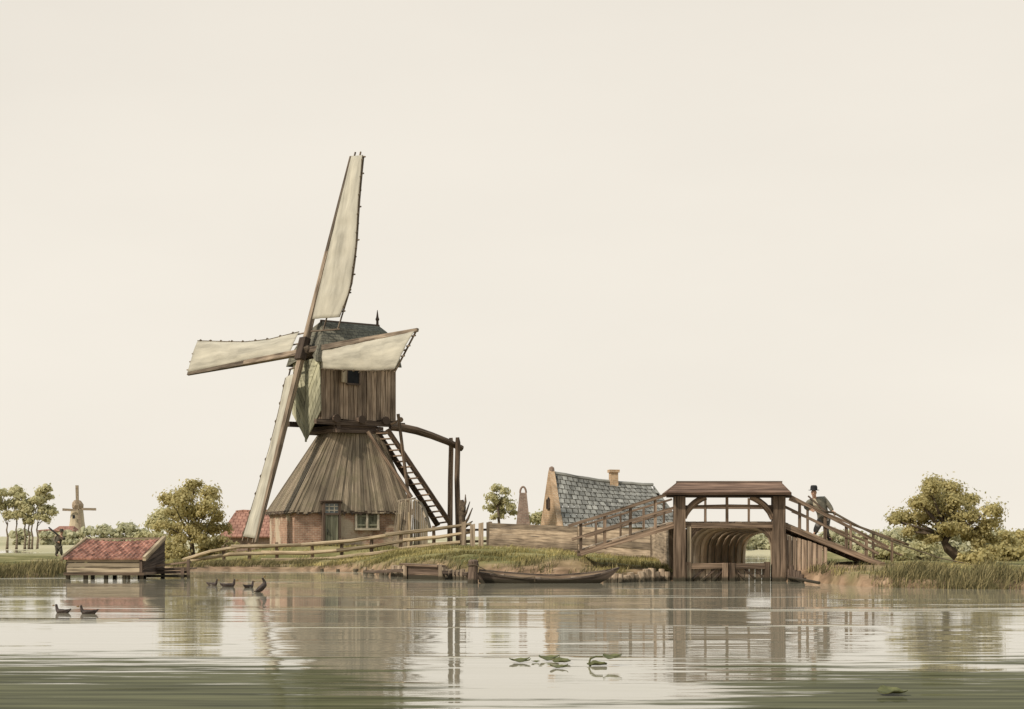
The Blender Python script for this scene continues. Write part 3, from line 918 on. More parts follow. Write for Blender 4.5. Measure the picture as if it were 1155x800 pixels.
# windshaft and sails
HUB = P(346.5, 396, 80.7)
U_ = Vector((.2087, .1925, .9588)); R_ = Vector((.6818, -.7308, .0335)); N_ = -Vector((.7075, .6471, -.2839))
mb = MB(); mb.tube([HUB + N_ * .45, HUB + N_ * .2, HUB - N_ * .4, HUB - N_ * 2.6], [.24, .33, .33, .26], n=10)
mb.build('windshaft', M['stock'], mill)
mb = MB()
mb.beam(HUB + N_ * .28 - U_ * .55, HUB + N_ * .28 + U_ * .55, .50, .34, up=N_)
mb.build('poll_end', M['timber_dark'], mill)
sail_specs = [  # direction, cloth side, arm length, widths along the arm (r, w), stock offset along the shaft
    (U_, R_, 10.07, [(.150, 1.95), (.28, 2.25), (.5, 2.0), (.75, 1.45), (1.0, .95)], .22, 0),
    (-U_, -R_, 9.64, [(.13, 1.25), (.3, .95), (.5, .85), (.75, .95), (.98, 1.10)], .22, 1),
    (R_, -U_, 8.24, [(.16, 1.0), (.35, 1.22), (.55, 1.42), (.75, 1.58), (.985, 1.70)], -.02, 0),
    (-R_, U_, 10.58, [(.135, 1.28), (.35, 1.12), (.55, 1.2), (.75, 1.45), (1.0, 1.78)], -.02, 0)]
for D, S, Ls, ws, off, hidden in sail_specs:
    o0 = HUB + N_ * off
    mb = MB()
    mb.beam(o0 - D * .1, o0 + D * Ls * .5, .30, .24, up=N_, w1=.24, h1=.20, jit=.01)
    mb.beam(o0 + D * Ls * .5, o0 + D * Ls, .24, .20, up=N_, w1=.15, h1=.12, jit=.01)
    arm = mb.build('sail', M['stock'], mill)
    rs = np.array([w[0] for w in ws]); wv = np.array([w[1] for w in ws])
    wid = lambda r: float(np.interp(r, rs, wv))
    twist = lambda r: .42 - .40 * r                        # the weather of the sail: steeper near the hub
    skew = .105 if D is R_ else .015                       # outer edge runs back towards the hub
    pt = lambda r, w, out=0.0: o0 + D * ((r - skew * max(0, r - .45) / .55 * w / ws[-1][1]) * Ls) + S * (w * math.cos(twist(r))) - N_ * (w * math.sin(twist(r)) * .5 - out)
    # lattice behind the cloth, left bare near the hub
    mb = MB()
    r_in = rs[0]
    for k in range(11):
        r = r_in * .62 + (rs[-1] - .004 - r_in * .62) * k / 10
        w = wid(max(r, r_in))
        ex = .14 if k in (0, 10) or k % 2 else .05
        mb.beam(pt(r, .0, -.05), pt(r, w + ex, -.05), .06, .06, up=N_)
    for fr in (.5, 1.0):
        for k in range(8):
            ra, rb = r_in * .62 + (rs[-1] - r_in * .62) * k / 8, r_in * .62 + (rs[-1] - r_in * .62) * (k + 1) / 8
            mb.beam(pt(ra, wid(max(ra, r_in)) * fr, -.05), pt(rb, wid(max(rb, r_in)) * fr, -.05), .055, .055, up=N_)
    mb.build('sail_bars', M['stock'], arm)
    # cloth: bellied sheet with wavering edge, two faces apart for thickness
    NR, NW = 44, 8
    mb = MB()
    seed = random.random() * 50
    for layer in (0.0, -.018):
        for i in range(NR + 1):
            for j in range(NW + 1):
                r = r_in + (rs[-1] - r_in) * i / NR; fw = j / NW
                w = wid(r) * fw
                if fw == 1: w += noise.noise(Vector((r * 9, seed, 0))) * .05
                belly = .15 * math.sin(math.pi * fw) * (.35 + .65 * math.sin(math.pi * min(1, i / NR)))
                belly += noise.noise(Vector((r * 14, fw * 1.5, seed))) * .10 * (fw * (1 - fw) * 4)
                belly *= .82 + .18 * abs(math.sin(math.pi * i / 4))            # drawn in where the bars lie behind
                belly += noise.noise(Vector((r * 5, fw * 7, seed + 9))) * .035 * (fw * (1 - fw) * 4)
                mb.v.append(pt(r, .05 + w, .06 + belly + layer))
    W1 = NW + 1; off2 = (NR + 1) * W1
    rim = [(i, 0) for i in range(NR)] + [(NR, j) for j in range(NW)] + [(i, NW) for i in range(NR, 0, -1)] + [(0, j) for j in range(NW, 0, -1)]
    for i in range(NR):
        for j in range(NW):
            a = i * W1 + j
            uvq = [(i / 5, j / 4), ((i + 1) / 5, j / 4), ((i + 1) / 5, (j + 1) / 4), (i / 5, (j + 1) / 4)]
            mb.face((a, a + W1, a + W1 + 1, a + 1), uvq, .5)
            mb.face((off2 + a + 1, off2 + a + W1 + 1, off2 + a + W1, off2 + a), uvq, .5)
    for k in range(len(rim)):
        i, j = rim[k]; i2, j2 = rim[(k + 1) % len(rim)]
        a, b2 = i * W1 + j, i2 * W1 + j2
        mb.face((a, b2, off2 + b2, off2 + a), [(0, 0)] * 4, .5)
    mb.build('sailcloth', M['canvas'], arm, smooth=True)
    mb = MB()
    for k in range(9):                                       # knots of the lashing along the edge
        r = r_in + (rs[-1] - r_in) * (k * .115 + .04 + .02 * random.random())
        p = pt(r, .05 + wid(r) + .03, .06)
        mb.tube([p - D * .09, p, p + D * .09], [.02, .065, .02], n=6)
    mb.tube([pt(rs[0] + (rs[-1] - rs[0]) * i / 16, .06 + wid(rs[0] + (rs[-1] - rs[0]) * i / 16), .06) for i in range(17)], .022, n=5)
    mb.build('lashing', M['rope'], arm)
    for wq in (.25, .7, 1.15):                               # pegs standing out past the tip
        if wq < wid(rs[-1]) + .2:
            mb = MB(); mb.beam(pt(rs[-1] - .01, wq, .0), pt(rs[-1] + .022, wq, .0), .06, .06)
            mb.build('tip_peg', M['stock'], arm)
# tail: pole, ladder, braces
gpt = lambda px, Y: Vector(((px - CX) / F * Y, Y, gz((px - CX) / F * Y, Y) - .15))
mb = MB()
tp = [P(440, 481.5, 81.9), P(455, 483, 82.2), P(470, 486, 82.6), P(487, 491.5, 83.1), P(505, 498.5, 83.6), P(521, 506, 84.1)]
mb.tube(tp, [.20, .20, .19, .18, .17, .15], n=9, wob=.05)
mb.build('tail_pole', M['timber'], mill)
mb = MB()
lt, lb = [P(424, 485, 81.3), P(437, 484.5, 80.7)], [P(494, 593, 83.2), P(508, 591, 82.6)]
for a, b in zip(lt, lb): mb.beam(a, b, .10, .24, up=(0.5, -.4, .6), jit=.01)
lad = mb.build('ladder', M['timber_dark'], mill)
mb = MB()
for k in range(17):
    t = (k + .6) / 17
    mb.beam(lt[0].lerp(lb[0], t), lt[1].lerp(lb[1], t), .26, .06, up=(0, 0, 1))
mb.build('rung', M['timber'], lad)
mb = MB(); mb.tube([P(449, 467, 80.8), P(455, 515, 80.9), P(461.5, 566, 81.0), gpt(463, 81.05)], .085, n=7, wob=.06)
mb.tube([P(441, 478.5, 81.0), P(453, 473, 80.9)], .06, n=7)
mb.tube([P(452, 473.5, 80.75), P(452, 473.5, 81.05)], .13, n=9)
mb.build('prop', M['timber'], mill)
mb = MB(); mb.beam(P(415, 487, 81.0), P(464, 561, 80.4), .14, .16); mb.build('brace', M['timber'], mill)
for px, top, Y in ((508.5, 494, 84.3), (516, 493.5, 83.6)):
    mb = MB(); mb.tube([P(px, top, Y), P(px + .5, top + 6, Y), P(px - .5, 540, Y), gpt(px + (1.5 if px > 510 else -1), Y)], [.09, .125, .125, .14], n=8, wob=.05)
    mb.build('tail_post', M['timber'], mill)

# ------------------------------------------------------------------ lean-to shed beside the mill
sh = root('wooden_shed', P(462, 600, 78.6), 'small weathered board shed with a round sloping roof against the mill base below the ladder', 'shed')
Yf, Yr = 78.0, 80.6
mb = MB()
fl, fr, ftr, ftl = P(441, 606, Yf), P(466, 606, Yf), P(467, 564, Yf + .5), P(448, 566.5, Yf + .5)
for q in (fl, fr): q.z = .7
mb.boards(fl, fr, ftr, ftl, 9, t=.05, gap=.03, rag=.08, proud=.05, nrm=(0, -1, .2))
mb.build('front_wall', M['skirt'], sh)
mb = MB()
pr = [(467, 563.5), (471, 566), (475, 573), (479, 584), (483, 600)]
for (x0, y0), (x1, y1) in zip(pr[:-1], pr[1:]):
    mb.boards(P(x0, y0, Yf + .45), P(x1, y1, Yf + .2), P(x1, y1, Yf + .2) + Vector((0, Yr - Yf, 0)), P(x0, y0, Yf + .45) + Vector((0, Yr - Yf, 0)), 5, along='h', t=.05, nrm=(1, 0, .6), gap=.02, proud=.03)
mb.boards(P(448, 566, Yf + .5), P(467, 563.5, Yf + .45), P(467, 563.5, Yf + .45) + Vector((0, 2, .1)), P(448, 566, Yf + .5) + Vector((0, 2, .1)), 7, t=.04, nrm=(0, 0, 1))
mb.build('roof', M['skirt'], sh)
mb = MB()
pxs = np.linspace(466.5, 482.5, 8)
top_y = lambda v: float(np.interp(v, [a for a, _ in pr], [b for _, b in pr]))
for a, b in zip(pxs[:-1], pxs[1:]):
    q0, q1, q2, q3 = P(a, 606, Yf + .3), P(b - .15, 606, Yf + .3), P(b - .15, top_y(b), Yf + .3), P(a, top_y(a), Yf + .3)
    q0.z = q1.z = .7; o_ = Vector((0, random.uniform(0, .04), 0)); q2.z = max(q2.z, .72); q3.z = max(q3.z, .74)
    mb.hexa([q0 + o_, q1 + o_, q1 + o_ + Vector((0, .05, 0)), q0 + o_ + Vector((0, .05, 0))], [q3 + o_, q2 + o_, q2 + o_ + Vector((0, .05, 0)), q3 + o_ + Vector((0, .05, 0))])
mb.build('gable', M['skirt'], sh)
mb = MB(); mb.beam(gpt(461, Yf - .06), P(461.5, 578, Yf + .05), .10, .10); mb.beam(gpt(449, Yf - .06), P(450, 580, Yf + .05), .08, .08)
mb.build('post', M['pale_rail'], sh)

# ------------------------------------------------------------------ red roofed barn behind the mill
bn = root('red_barn', P(285, 613, 97), 'low barn with a red tiled roof half hidden behind the big mill', 'barn')
Y = 97
b0, b1 = P(252, 616, Y), P(330, 616, Y); b0.z = b1.z = .25
bk = Vector((.6, 5.0, 0))
ev = 1.15
mb = MB(); mb.hexa([b0, b1, b1 + bk, b0 + bk], [p + Vector((0, 0, ev)) for p in (b0, b1, b1 + bk, b0 + bk)], rnd=.5)
mb.uv = [[(v, u) for u, v in f] for f in mb.uv]
mb.build('wall', M['brick_grey'], bn)
r0_, r1_ = P(266, 579, Y + 2.4), P(336, 577, Y + 2.6)
mb = MB()
for q in ([b0 + Vector((-.2, -.25, ev - .1)), b1 + Vector((.2, -.25, ev - .1)), r1_, r0_], [b0 + bk + Vector((-.2, .25, ev - .1)), b1 + bk + Vector((.2, .25, ev - .1)), r1_, r0_]):
    nn = (q[1] - q[0]).cross(q[2] - q[0]); mb.slab(q, nn if nn.z > 0 else -nn, .1)
mb.slab([b0 + Vector((-.2, -.2, ev - .1)), r0_, b0 + bk + Vector((-.2, .2, ev - .1))], (-1, 0, .4), .08)
rf = mb.build('roof', M['brick_red'], bn)
mb = MB(); mb.tube([r0_.lerp(r1_, k / 8) + Vector((0, 0, .05 + .04 * (k % 2))) for k in range(9)], .11, n=7); mb.build('ridge_tiles', M['brick_red'], rf)
mb = MB(); mb.tube([P(287, 574, Y + 2.5), P(287, 583, Y + 2.5)], .09, n=7); mb.build('finial', M['timber_dark'], rf)

# ------------------------------------------------------------------ fences
rail_pts = {
    'top': [(212, 632), (238, 622), (266, 617.5), (300, 616), (345, 614.8), (395, 610.5), (440, 603.5), (480, 598.5), (523, 592.5)],
    'middle': [(216, 634), (258, 625.5), (300, 624), (345, 624), (385, 621), (420, 616.5), (460, 609.5), (495, 606), (523, 601.5)],
    'bottom': [(300, 632.5), (345, 631.5), (385, 629.5), (420, 625), (455, 620), (490, 614.5), (523, 611.5)]}
FY = lambda px: float(np.interp(px, [205, 235, 300, 523], [75.0, 73.8, 74.2, 74.8]))
fen = root('rail_fence', P(370, 625, 74.3), 'long rustic fence of pale round rails climbing the bank in front of the big mill', 'fence')
for key, pts in rail_pts.items():
    w = [P(px, py, FY(px) - .08) for px, py in pts]
    for a in range(0, len(w) - 1, 2):
        seg = w[a:a + 3]
        if len(seg) < 2: continue
        ext = (seg[-1] - seg[-2]).normalized() * .35
        mb = MB(); mb.tube([seg[0] - ext * .6 + Vector((0, 0, .03))] + seg[1:-1] + [seg[-1] + ext], [.092] + [.085] * (len(seg) - 2) + [.072], n=7, wob=.12)
        mb.build('rail', M['pale_rail'], fen)
for px in (222, 252, 281, 312, 352, 385, 419, 452, 489):
    top = P(px, float(np.interp(px, *zip(*rail_pts['top']))) - 4, FY(px) + .03)
    g = gz(top.x, top.y) - .25
    mb = MB(); mb.tube([Vector((top.x, top.y, g)), Vector((top.x + .02, top.y, (g + top.z) / 2)), top], [.085, .08, .075], n=7, wob=.12)
    mb.build('post', M['timber'], fen)
pk = root('picket_fence', P(536, 620, 74.5), 'short paling fence of upright grey pickets between the rail fence and the board fence', 'fence')
for px, t in ((523, 589.5), (533, 592), (542.5, 590.5), (551, 589.5)):
    q = P(px, t, 74.5); g = gz(q.x, q.y) - .1
    wd = .19 if px in (523, 551) else .22
    mb = MB()
    mb.hexa([Vector((q.x + a * wd, q.y + b, g)) for a, b in ((-.5, 0), (.5, 0), (.5, .07), (-.5, .07))],
            [Vector((q.x + a * wd, q.y + b, q.z + c)) for a, b, c in ((-.5, 0, 0), (.5, 0, .05), (.5, .07, .05), (-.5, .07, 0))])
    mb.build('picket', M['grey_boards'], pk)
for py in (598, 611):
    mb = MB(); mb.beam(P(519, py, 74.65), P(553, py - .5, 74.65), .06, .10); mb.build('rail', M['timber'], pk)
bf = root('board_fence', P(650, 622, 66), 'high fence of wide horizontal brown boards running from the pickets to the bridge', 'fence')
fpts = [(P(553, 590, 73.5), 0), (P(653, 594, 66.5), 0), (P(736, 598, 60.2), 0), (P(757, 598, 54.2), 0)]
for (a, _), (b, _) in zip(fpts[:-1], fpts[1:]):
    ga, gb = Vector((a.x, a.y, gz(a.x, a.y) - .12)), Vector((b.x, b.y, gz(b.x, b.y) - .12))
    nrm = (b - a).cross(Vector((0, 0, 1)))
    mb = MB(); mb.boards(ga, gb, b, a, 5, along='h', t=.035, gap=.004, proud=.035, nrm=nrm, jit=.2)
    mb.build('board_panel', M['grey_boards'], bf)
for k, (a, _) in enumerate(fpts):
    mb = MB(); mb.beam(Vector((a.x, a.y + .06, gz(a.x, a.y) - .3)), a + Vector((0, .06, .06)), .14, .14, jit=.01)
    mb.build('post', M['grey_boards'], bf)
# ------------------------------------------------------------------ the covered footbridge
BY = BRY + 0.2
dk = [((px - CX) / F * BY, H + (HZ - py) / F * BY) for px, py in ((655, 622.5), (760, 590), (884, 592), (992, 635))]
dk[1] = (dk[1][0], (dk[1][1] + dk[2][1]) / 2); dk[2] = (dk[2][0], dk[1][1])
zdeck = lambda x: float(np.interp(x, [d[0] for d in dk], [d[1] for d in dk]))
BW = 2.15
br = root('footbridge', Vector((dk[1][0] + 1.5, BY, 0)), 'brown timber footbridge with a roofed gateway and two railed ramps over the culvert', 'bridge')
for px, w in ((766, .36), (878, .385)):
    q = P(px, 560, BY)
    mb = MB(); mb.beam(Vector((q.x, q.y, -.5)), Vector((q.x, q.y, q.z)), w, .38, up=(0, 1, 0), jit=.012)
    mb.build('gate_post', M['timber'], br)
mb = MB()
mb.beam(P(752, 559, BY), P(892, 559, BY), .30, .13, jit=.01)
mb.build('lintel', M['timber_dark'], br)
ez, rz = H + (HZ - 557.5) / F * BY, H + (HZ - 545) / F * BY
ex0, ex1 = P(751.5, 0, BY - .4).x, P(891.5, 0, BY - .4).x
rx0, rx1 = P(765, 0, BY).x, P(881, 0, BY).x
mb = MB()
yf, ym, yb_ = BY - .50, BY + .12, BY + .75
mb.boards((ex0, yf, ez), (ex1, yf, ez), (rx1, ym, rz), (rx0, ym, rz), 3, along='h', t=.04, gap=.015, proud=.02, nrm=(0, -1, 1))
mb.boards((ex0, yb_, ez), (ex1, yb_, ez), (rx1, ym, rz), (rx0, ym, rz), 3, along='h', t=.04, gap=.015, proud=.02, nrm=(0, 1, 1))
for ex, rx, s in ((ex0, rx0, -1), (ex1, rx1, 1)):
    mb.slab([(ex, yf, ez), (ex, yb_, ez), (rx, ym, rz)], (s, 0, 1), .04)
mb.slab([(ex0, yf, ez - .02), (ex1, yf, ez - .02), (ex1, yb_, ez - .02), (ex0, yb_, ez - .02)], (0, 0, 1), .03)
M['roof_boards'] = wood('reddish_roof_boards', (0.100, 0.062, 0.045), (0.245, 0.158, 0.115), streak=16)
rf = mb.build('gate_roof', M['roof_boards'], br)
mb = MB(); mb.beam((rx0 - .05, ym, rz + .04), (rx1 + .05, ym, rz + .04), .12, .05); mb.build('ridge_board', M['timber_dark'], rf)
for pts in ([(771, 584), (776, 573), (782, 566.5), (796, 560.5)], [(872, 585), (867, 574), (861, 567), (847, 560.5)]):
    mb = MB()
    w = [P(x, y, BY) for x, y in pts]
    cv_ = [w[0] * (1 - t) ** 3 + w[1] * 3 * t * (1 - t) ** 2 + w[2] * 3 * t * t * (1 - t) + w[3] * t ** 3 for t in np.linspace(0, 1, 9)]
    mb.tube(cv_, [.10] * 9, n=6, wob=.06)
    mb.build('knee_brace', M['timber'], br)


def span(x0, x1, y, off, w, h, mat, name, par):
    xs = sorted([x0, x1] + [d[0] for d in dk if x0 < d[0] < x1])
    mb = MB()
    for a, b in zip(xs[:-1], xs[1:]):
        mb.beam((a - .01, y, zdeck(a) + off), (b + .01, y, zdeck(b) + off), w, h, jit=.006)
    return mb.build(name, mat, par)


for y in (BY + .02, BY + BW): span(dk[0][0] - .1, dk[3][0] + .15, y, -.05, .12, .16, M['timber'], 'stringer', br)
mb = MB()
x = dk[0][0]
while x < dk[3][0]:
    x2 = x + .24
    sl = (zdeck(x2) - zdeck(x)) / .24
    mb.beam((x + .12, BY + .09, zdeck(x + .12) + .05), (x + .12, BY + BW - .07, zdeck(x + .12) + .05), .225, .05, up=(-sl, 0, 1), jit=.004)
    x = x2
mb.build('deck', M['grey_boards'], br)
BK = BY + BW
rails = [  # (list of px points, distance, radius, material)
    ([(641, 593.5), (700, 575), (757, 556.5)], BY, .062, 'timber'), ([(645, 609), (700, 591), (760, 573)], BY, .055, 'timber'),
    ([(657, 593), (710, 577.5), (757, 563.5)], BK, .045, 'timber'), ([(660, 606), (757, 577)], BK, .04, 'timber'),
    ([(889, 559), (945, 588), (1001, 617.5)], BY, .065, 'timber'), ([(884, 571), (940, 598), (990, 624.5)], BY, .055, 'timber'),
    ([(890, 563), (960, 591), (1024, 614.5)], BK, .05, 'timber'), ([(893, 577), (960, 604), (1016, 626)], BK, .042, 'timber'),
    ([(772, 571.5), (820, 570.5), (871, 571.5)], BY + .1, .055, 'timber'), ([(772, 573), (871, 573)], BK, .045, 'timber')]
for pts, y, r, mt in rails:
    mb = MB(); w = [P(a, b, y) for a, b in pts]
    for a, b in zip(w[:-1], w[1:]): mb.beam(a, b + (b - a).normalized() * .03, r * 1.35, r * 1.5, jit=.008, rnd=.5)
    mb.build('hand_rail', M[mt], br)
posts = [(655, 590, 1), (682, 579.5, 1), (711, 570.5, 1), (739, 562, 1), (672, 588, 0), (700, 580, 0), (726, 572.5, 0), (749, 565.5, 0),
         (902, 565.5, 1), (930.5, 581, 1), (954.5, 592, 1), (977, 604, 1), (911, 571, 0), (959.5, 590.5, 0), (985, 600, 0), (1006, 607.5, 0),
         (820, 560, 1), (795.5, 562, 0), (844.5, 562, 0)]
for px, top, near in posts:
    y = BY + .05 if near else BK
    q = P(px, top, y)
    zb_ = zdeck(q.x) - (.14 if q.x < dk[3][0] else .5)
    mb = MB(); mb.beam(Vector((q.x, y, zb_)), q,   .09 if near else .07, .085, up=(0, 1, 0), jit=.008)
    mb.build('rail_post', M['timber'], br)
# ------------------------------------------------------------------ boarded culvert under the bridge
cu = root('culvert', Vector((T0.x + TW / 2, T0.y, 0)), 'arched culvert lined with bent boards, running back under the bridge to a pool', 'culvert')
ax = (T1 - T0)
zs, zc = .78, 1.72


def arch(t, inset=0.0):
    o_ = T0 + ax * t
    hw = TW / 2 - inset
    pts = [(-hw, -.5), (-hw, .1), (-hw, zs)]
    for k in range(1, 12):
        a = math.pi * (1 - k / 12)
        c_, s_ = math.cos(a), math.sin(a)
        pts.append((math.copysign(abs(c_) ** .62, c_) * hw, zs + s_ ** .70 * (zc - zs - inset)))
    pts += [(hw, zs), (hw, .1), (hw, -.5)]
    return [Vector((o_.x + TW / 2 + x, o_.y, z - .10 * t)) for x, z in pts]


NH_ = 16
mb = MB()
for k in range(NH_):
    ins = .07 if k % 2 else random.uniform(0, .012)
    t0_, t1_ = k / NH_ + .003, (k + 1) / NH_ - .003
    i0, i1, o0_, o1_ = arch(t0_, ins), arch(t1_, ins), arch(t0_, -.08), arch(t1_, -.08)
    rn = (.9 if k % 2 else .25) + random.uniform(-.15, .1)
    for j in range(len(i0) - 1):
        mb.hexa([i0[j], i1[j], o1_[j], o0_[j]], [i0[j + 1], i1[j + 1], o1_[j + 1], o0_[j + 1]], rn)
mb.build('arch_lining', M['arch_wood'], cu)
# bulkheads of upright boards either side, spandrel above the arch
fy = T0.y - .06
mb = MB()
a0 = arch(0, -.02)
for p, q in zip(a0[2:-3], a0[3:-2]):
    mb.slab([(p.x, fy, p.z), (q.x, fy, q.z), (q.x, fy, 1.80), (p.x, fy, 1.80)], (0, -1, 0), .05, rnd=.35)
mb.build('spandrel', M['timber'], cu)
for (p0, p1, b0_, b1_, n) in ((P(761, 0, fy), P(777, 0, fy), 0, 0, 3), (P(869.5, 0, fy), P(933, 0, fy), 0, 0, 11)):
    mb = MB()
    za, zb_ = min(1.78, zdeck(p0.x) - .17), min(1.78, zdeck(p1.x) - .17)
    mb.boards((p0.x, fy, -.5), (p1.x, fy, -.5), (p1.x, fy, zb_), (p0.x, fy, za), n, t=.05, gap=.03, proud=.05, nrm=(0, -1, 0), rag=.02)
    mb.build('bulkhead', M['mill_boards'], cu)
mb = MB(); q = P(777, 0, fy - .1); mb.beam((q.x, q.y, -.5), (q.x, q.y, 1.70), .14, .12, up=(0, 1, 0), jit=.01); mb.build('edge_post', M['pale_boards'], cu)
# side wings that hold the bank back along the outside of the culvert
for off in (-.14, TW + .14):
    mb = MB(); mb.boards(T0 + Vector((off, 0, -.5)), T1 + Vector((off, 0, -.5)), T1 + Vector((off, 0, 1.2)), T0 + Vector((off, 0, 1.3)), 14, t=.05)
    mb.build('side_wall', M['timber_dark'], cu)

# ------------------------------------------------------------------ two low lock gates
def lock_gate(x0, x1, y0, y1, label, flip):
    t = root('lock_gate', P((x0 + x1) / 2, 656, BY), label, 'gate')
    Yg = BY + .02
    for px, py in ((x0 + 2.5, y0), (x1 - 2.5, y1)):
        q = P(px, py, Yg); mb = MB(); mb.beam((q.x, Yg, -.5), q, .17, .17, up=(0, 1, 0), jit=.01); mb.build('gate_stile', M['timber'], t)
    mb = MB(); mb.beam(P(x0 + 4, 638.5, Yg), P(x1 - 4, 638.5, Yg), .13, .17, jit=.01)
    mb.build('top_rail', M['timber'], t)
    mb = MB(); bl, brr, tr, tl = P(x0 + 4, 672, Yg + .1), P(x1 - 4, 672, Yg + .1), P(x1 - 4, 640, Yg + .1), P(x0 + 4, 640, Yg + .1)
    mb.boards(bl, brr, tr, tl, 6, t=.035, nrm=(0, -1, 0), gap=.02, proud=.02)
    mb.build('gate_boards', M['grey_boards'], t)
    mb = MB()
    for k in range(3):
        f0 = .02 + .33 * k
        a = P(x0 + 4 + (x1 - x0 - 8) * f0, 642 if not flip else 656, Yg + .02); b = P(x0 + 4 + (x1 - x0 - 8) * min(1, f0 + .42), 656 if not flip else 642, Yg + .02)
        mb.beam(a, b, .05, .07, up=(0, 1, 0))
    mb.build('brace', M['timber_dark'], t)


lock_gate(773, 820, 634, 635, 'low wooden lock gate under the bridge roof, next to the left gate post', True)
lock_gate(823, 868, 635, 634, 'low wooden lock gate in front of the open end of the culvert', False)

# ------------------------------------------------------------------ piles along the bank
def piles(lst, label, group, mat='grey_boards'):
    """lst: (px, top row, radius); first built, the rest copied"""
    src = None
    for px, py, r in lst:
        x = (px - CX) / F * 52
        y = float(np.interp(x, _sx, _sy)) - .12
        x = (px - CX) / F * y; y = float(np.interp(x, _sx, _sy)) - .12 + random.uniform(-.1, .1)
        z = P(px, py, y).z
        if src is None:
            mb = MB()
            mb.tube([(0, 0, -.9), (.01, 0, -.3), (0.0, .01, 0)], [.10, .11, .10], n=9, wob=.12)
            src = mb.build('pile', M[mat], origin=(0, 0, 0)); src.location = (x, y, z); c = src
            tag(c, label, 'pile', group)
        else:
            c = clone(src, (x, y, z), random.uniform(0, 6))
            c['label'] = label; c['group'] = group
        c.scale = (r / .10, r / .10, 1)
        c.rotation_euler = (random.uniform(-.06, .06), random.uniform(-.09, .09), random.uniform(0, 6))


piles([(356, 641.5, .07), (372, 642, .07), (390, 641.5, .08), (404, 640, .08), (412, 642, .08), (427, 643, .09), (434, 642, .10), (444, 638, .13), (450, 638.5, .12), (455, 639, .09)],
      'short weathered pile in the low bank row left of the dark sluice board', 'piles left of the sluice board')
piles([(499.5, 639, .13), (504, 642, .07), (508, 642.5, .08), (513, 643, .07), (518, 643, .09), (522, 642, .08), (526, 645, .07)],
      'short weathered pile in the bank row between the dark sluice board and the mooring post', 'piles beside the mooring post')
piles([(683, 650, .07), (688, 648, .08), (694, 646.5, .11), (700, 647.5, .08), (706, 649, .12), (711, 646, .10), (717, 648, .09), (723, 645, .12), (729, 642, .11), (735, 641, .12), (741, 645, .11), (747, 642, .10), (752, 645, .12)],
      'short stout pile in the bank row between the boat and the left bridge post', 'piles between boat and bridge')
piles([(890, 642, .06), (895, 638, .06), (900, 643, .055), (905, 645, .06), (909.5, 644, .055), (914, 648, .06), (918.5, 650, .055), (923, 652, .06), (928, 653, .06)],
      'dark short pile in the slanting row right of the right bridge post', 'piles right of the bridge', 'timber_dark')
walers = [(684, 654, 756, 652.5, 'low plank edging pinned to the piles between the boat and the bridge'), (889, 651, 924, 657.5, 'slanting log lying along the dark piles right of the bridge'),
          (412, 645.5, 455, 643.5, 'low plank edging along the piles left of the sluice board'), (499, 645.5, 528, 648, 'low plank edging along the piles by the mooring post')]
for x0, y0, x1, y1, lab in walers:
    mb = MB()
    ya = float(np.interp((x0 - CX) / F * 52, _sx, _sy)); yb2 = float(np.interp((x1 - CX) / F * 52, _sx, _sy))
    if 'log' in lab: mb.tube([P(x0, y0, ya - .25), P(x1, y1, yb2 - .25)], .045, n=7, wob=.1)
    else: mb.beam(P(x0, y0, ya), P(x1, y1, yb2), .10, .10, jit=.01)
    tag(mb.build('bank_edging', M['timber_dark'], origin=tuple(P(x0, y0, ya))), lab, 'plank')
# sluice board
sb = root('sluice_board', P(477, 645, 53.6), 'dark boarded sluice hatch set in the grass bank below the rail fence', 'sluice')
q0, q1 = P(457, 650, 55.2), P(496, 653, 54.2)
mb = MB(); mb.boards((q0.x, q0.y, -.4), (q1.x, q1.y, -.4), P(496, 639.5, 54.2), P(457, 637.5, 55.2), 3, along='h', t=.08, nrm=(0, -1, 0)); mb.build('hatch_boards', M['timber_dark'], sb)
mb = MB(); mb.beam(P(455, 636.5, 55.3), P(498, 638.8, 54.2), .40, .07); mb.build('cap_board', M['timber'], sb)
for px, Y in ((457, 55.1), (496.5, 54.1)):
    mb = MB(); q = P(px, 637.5, Y); mb.beam((q.x, Y - .06, -.5), (q.x, Y - .06, q.z), .12, .10, up=(0, 1, 0)); mb.build('hatch_post', M['grey_boards'], sb)

# ------------------------------------------------------------------ mooring post, boat, rope
mq = P(533, 663, 49.8)
mb = MB(); mb.tube([(mq.x, mq.y, -.6), (mq.x, mq.y, 0), (mq.x + .01, mq.y, .35), (mq.x + .03, mq.y, .58), (mq.x + .02, mq.y, .66), (mq.x + .02, mq.y, .71)], [.16, .16, .145, .15, .165, .10], n=11, wob=.07)
mb.beam((mq.x + .12, mq.y, .30), (mq.x + .42, mq.y + .05, -.15), .1, .1)
tag(mb.build('mooring_post', M['timber_dark'], origin=(mq.x, mq.y, 0)), 'thick dark mooring post standing in the water at the end of the moored boat', 'post')

BO = 50.45
bx0, bx1 = P(540, 0, BO).x, P(698, 0, BO).x
boat = root('rowing_boat', Vector(((bx0 + bx1) / 2, BO, 0)), 'long low tarred wooden boat with a raised bow moored at the bank', 'boat')
ts = np.linspace(0, 1, 23)
hb = lambda t: float(np.interp(t, [0, .1, .35, .65, .85, .95, 1], [.30, .40, .52, .50, .32, .14, .025]))
shz = lambda t: float(np.interp(t, [0, .15, .4, .6, .8, .92, 1], [.36, .28, .18, .17, .26, .36, .46]))
btz = lambda t: float(np.interp(t, [0, .08, .2, .75, .88, .96, 1], [.05, -.06, -.12, -.12, .04, .26, .42]))


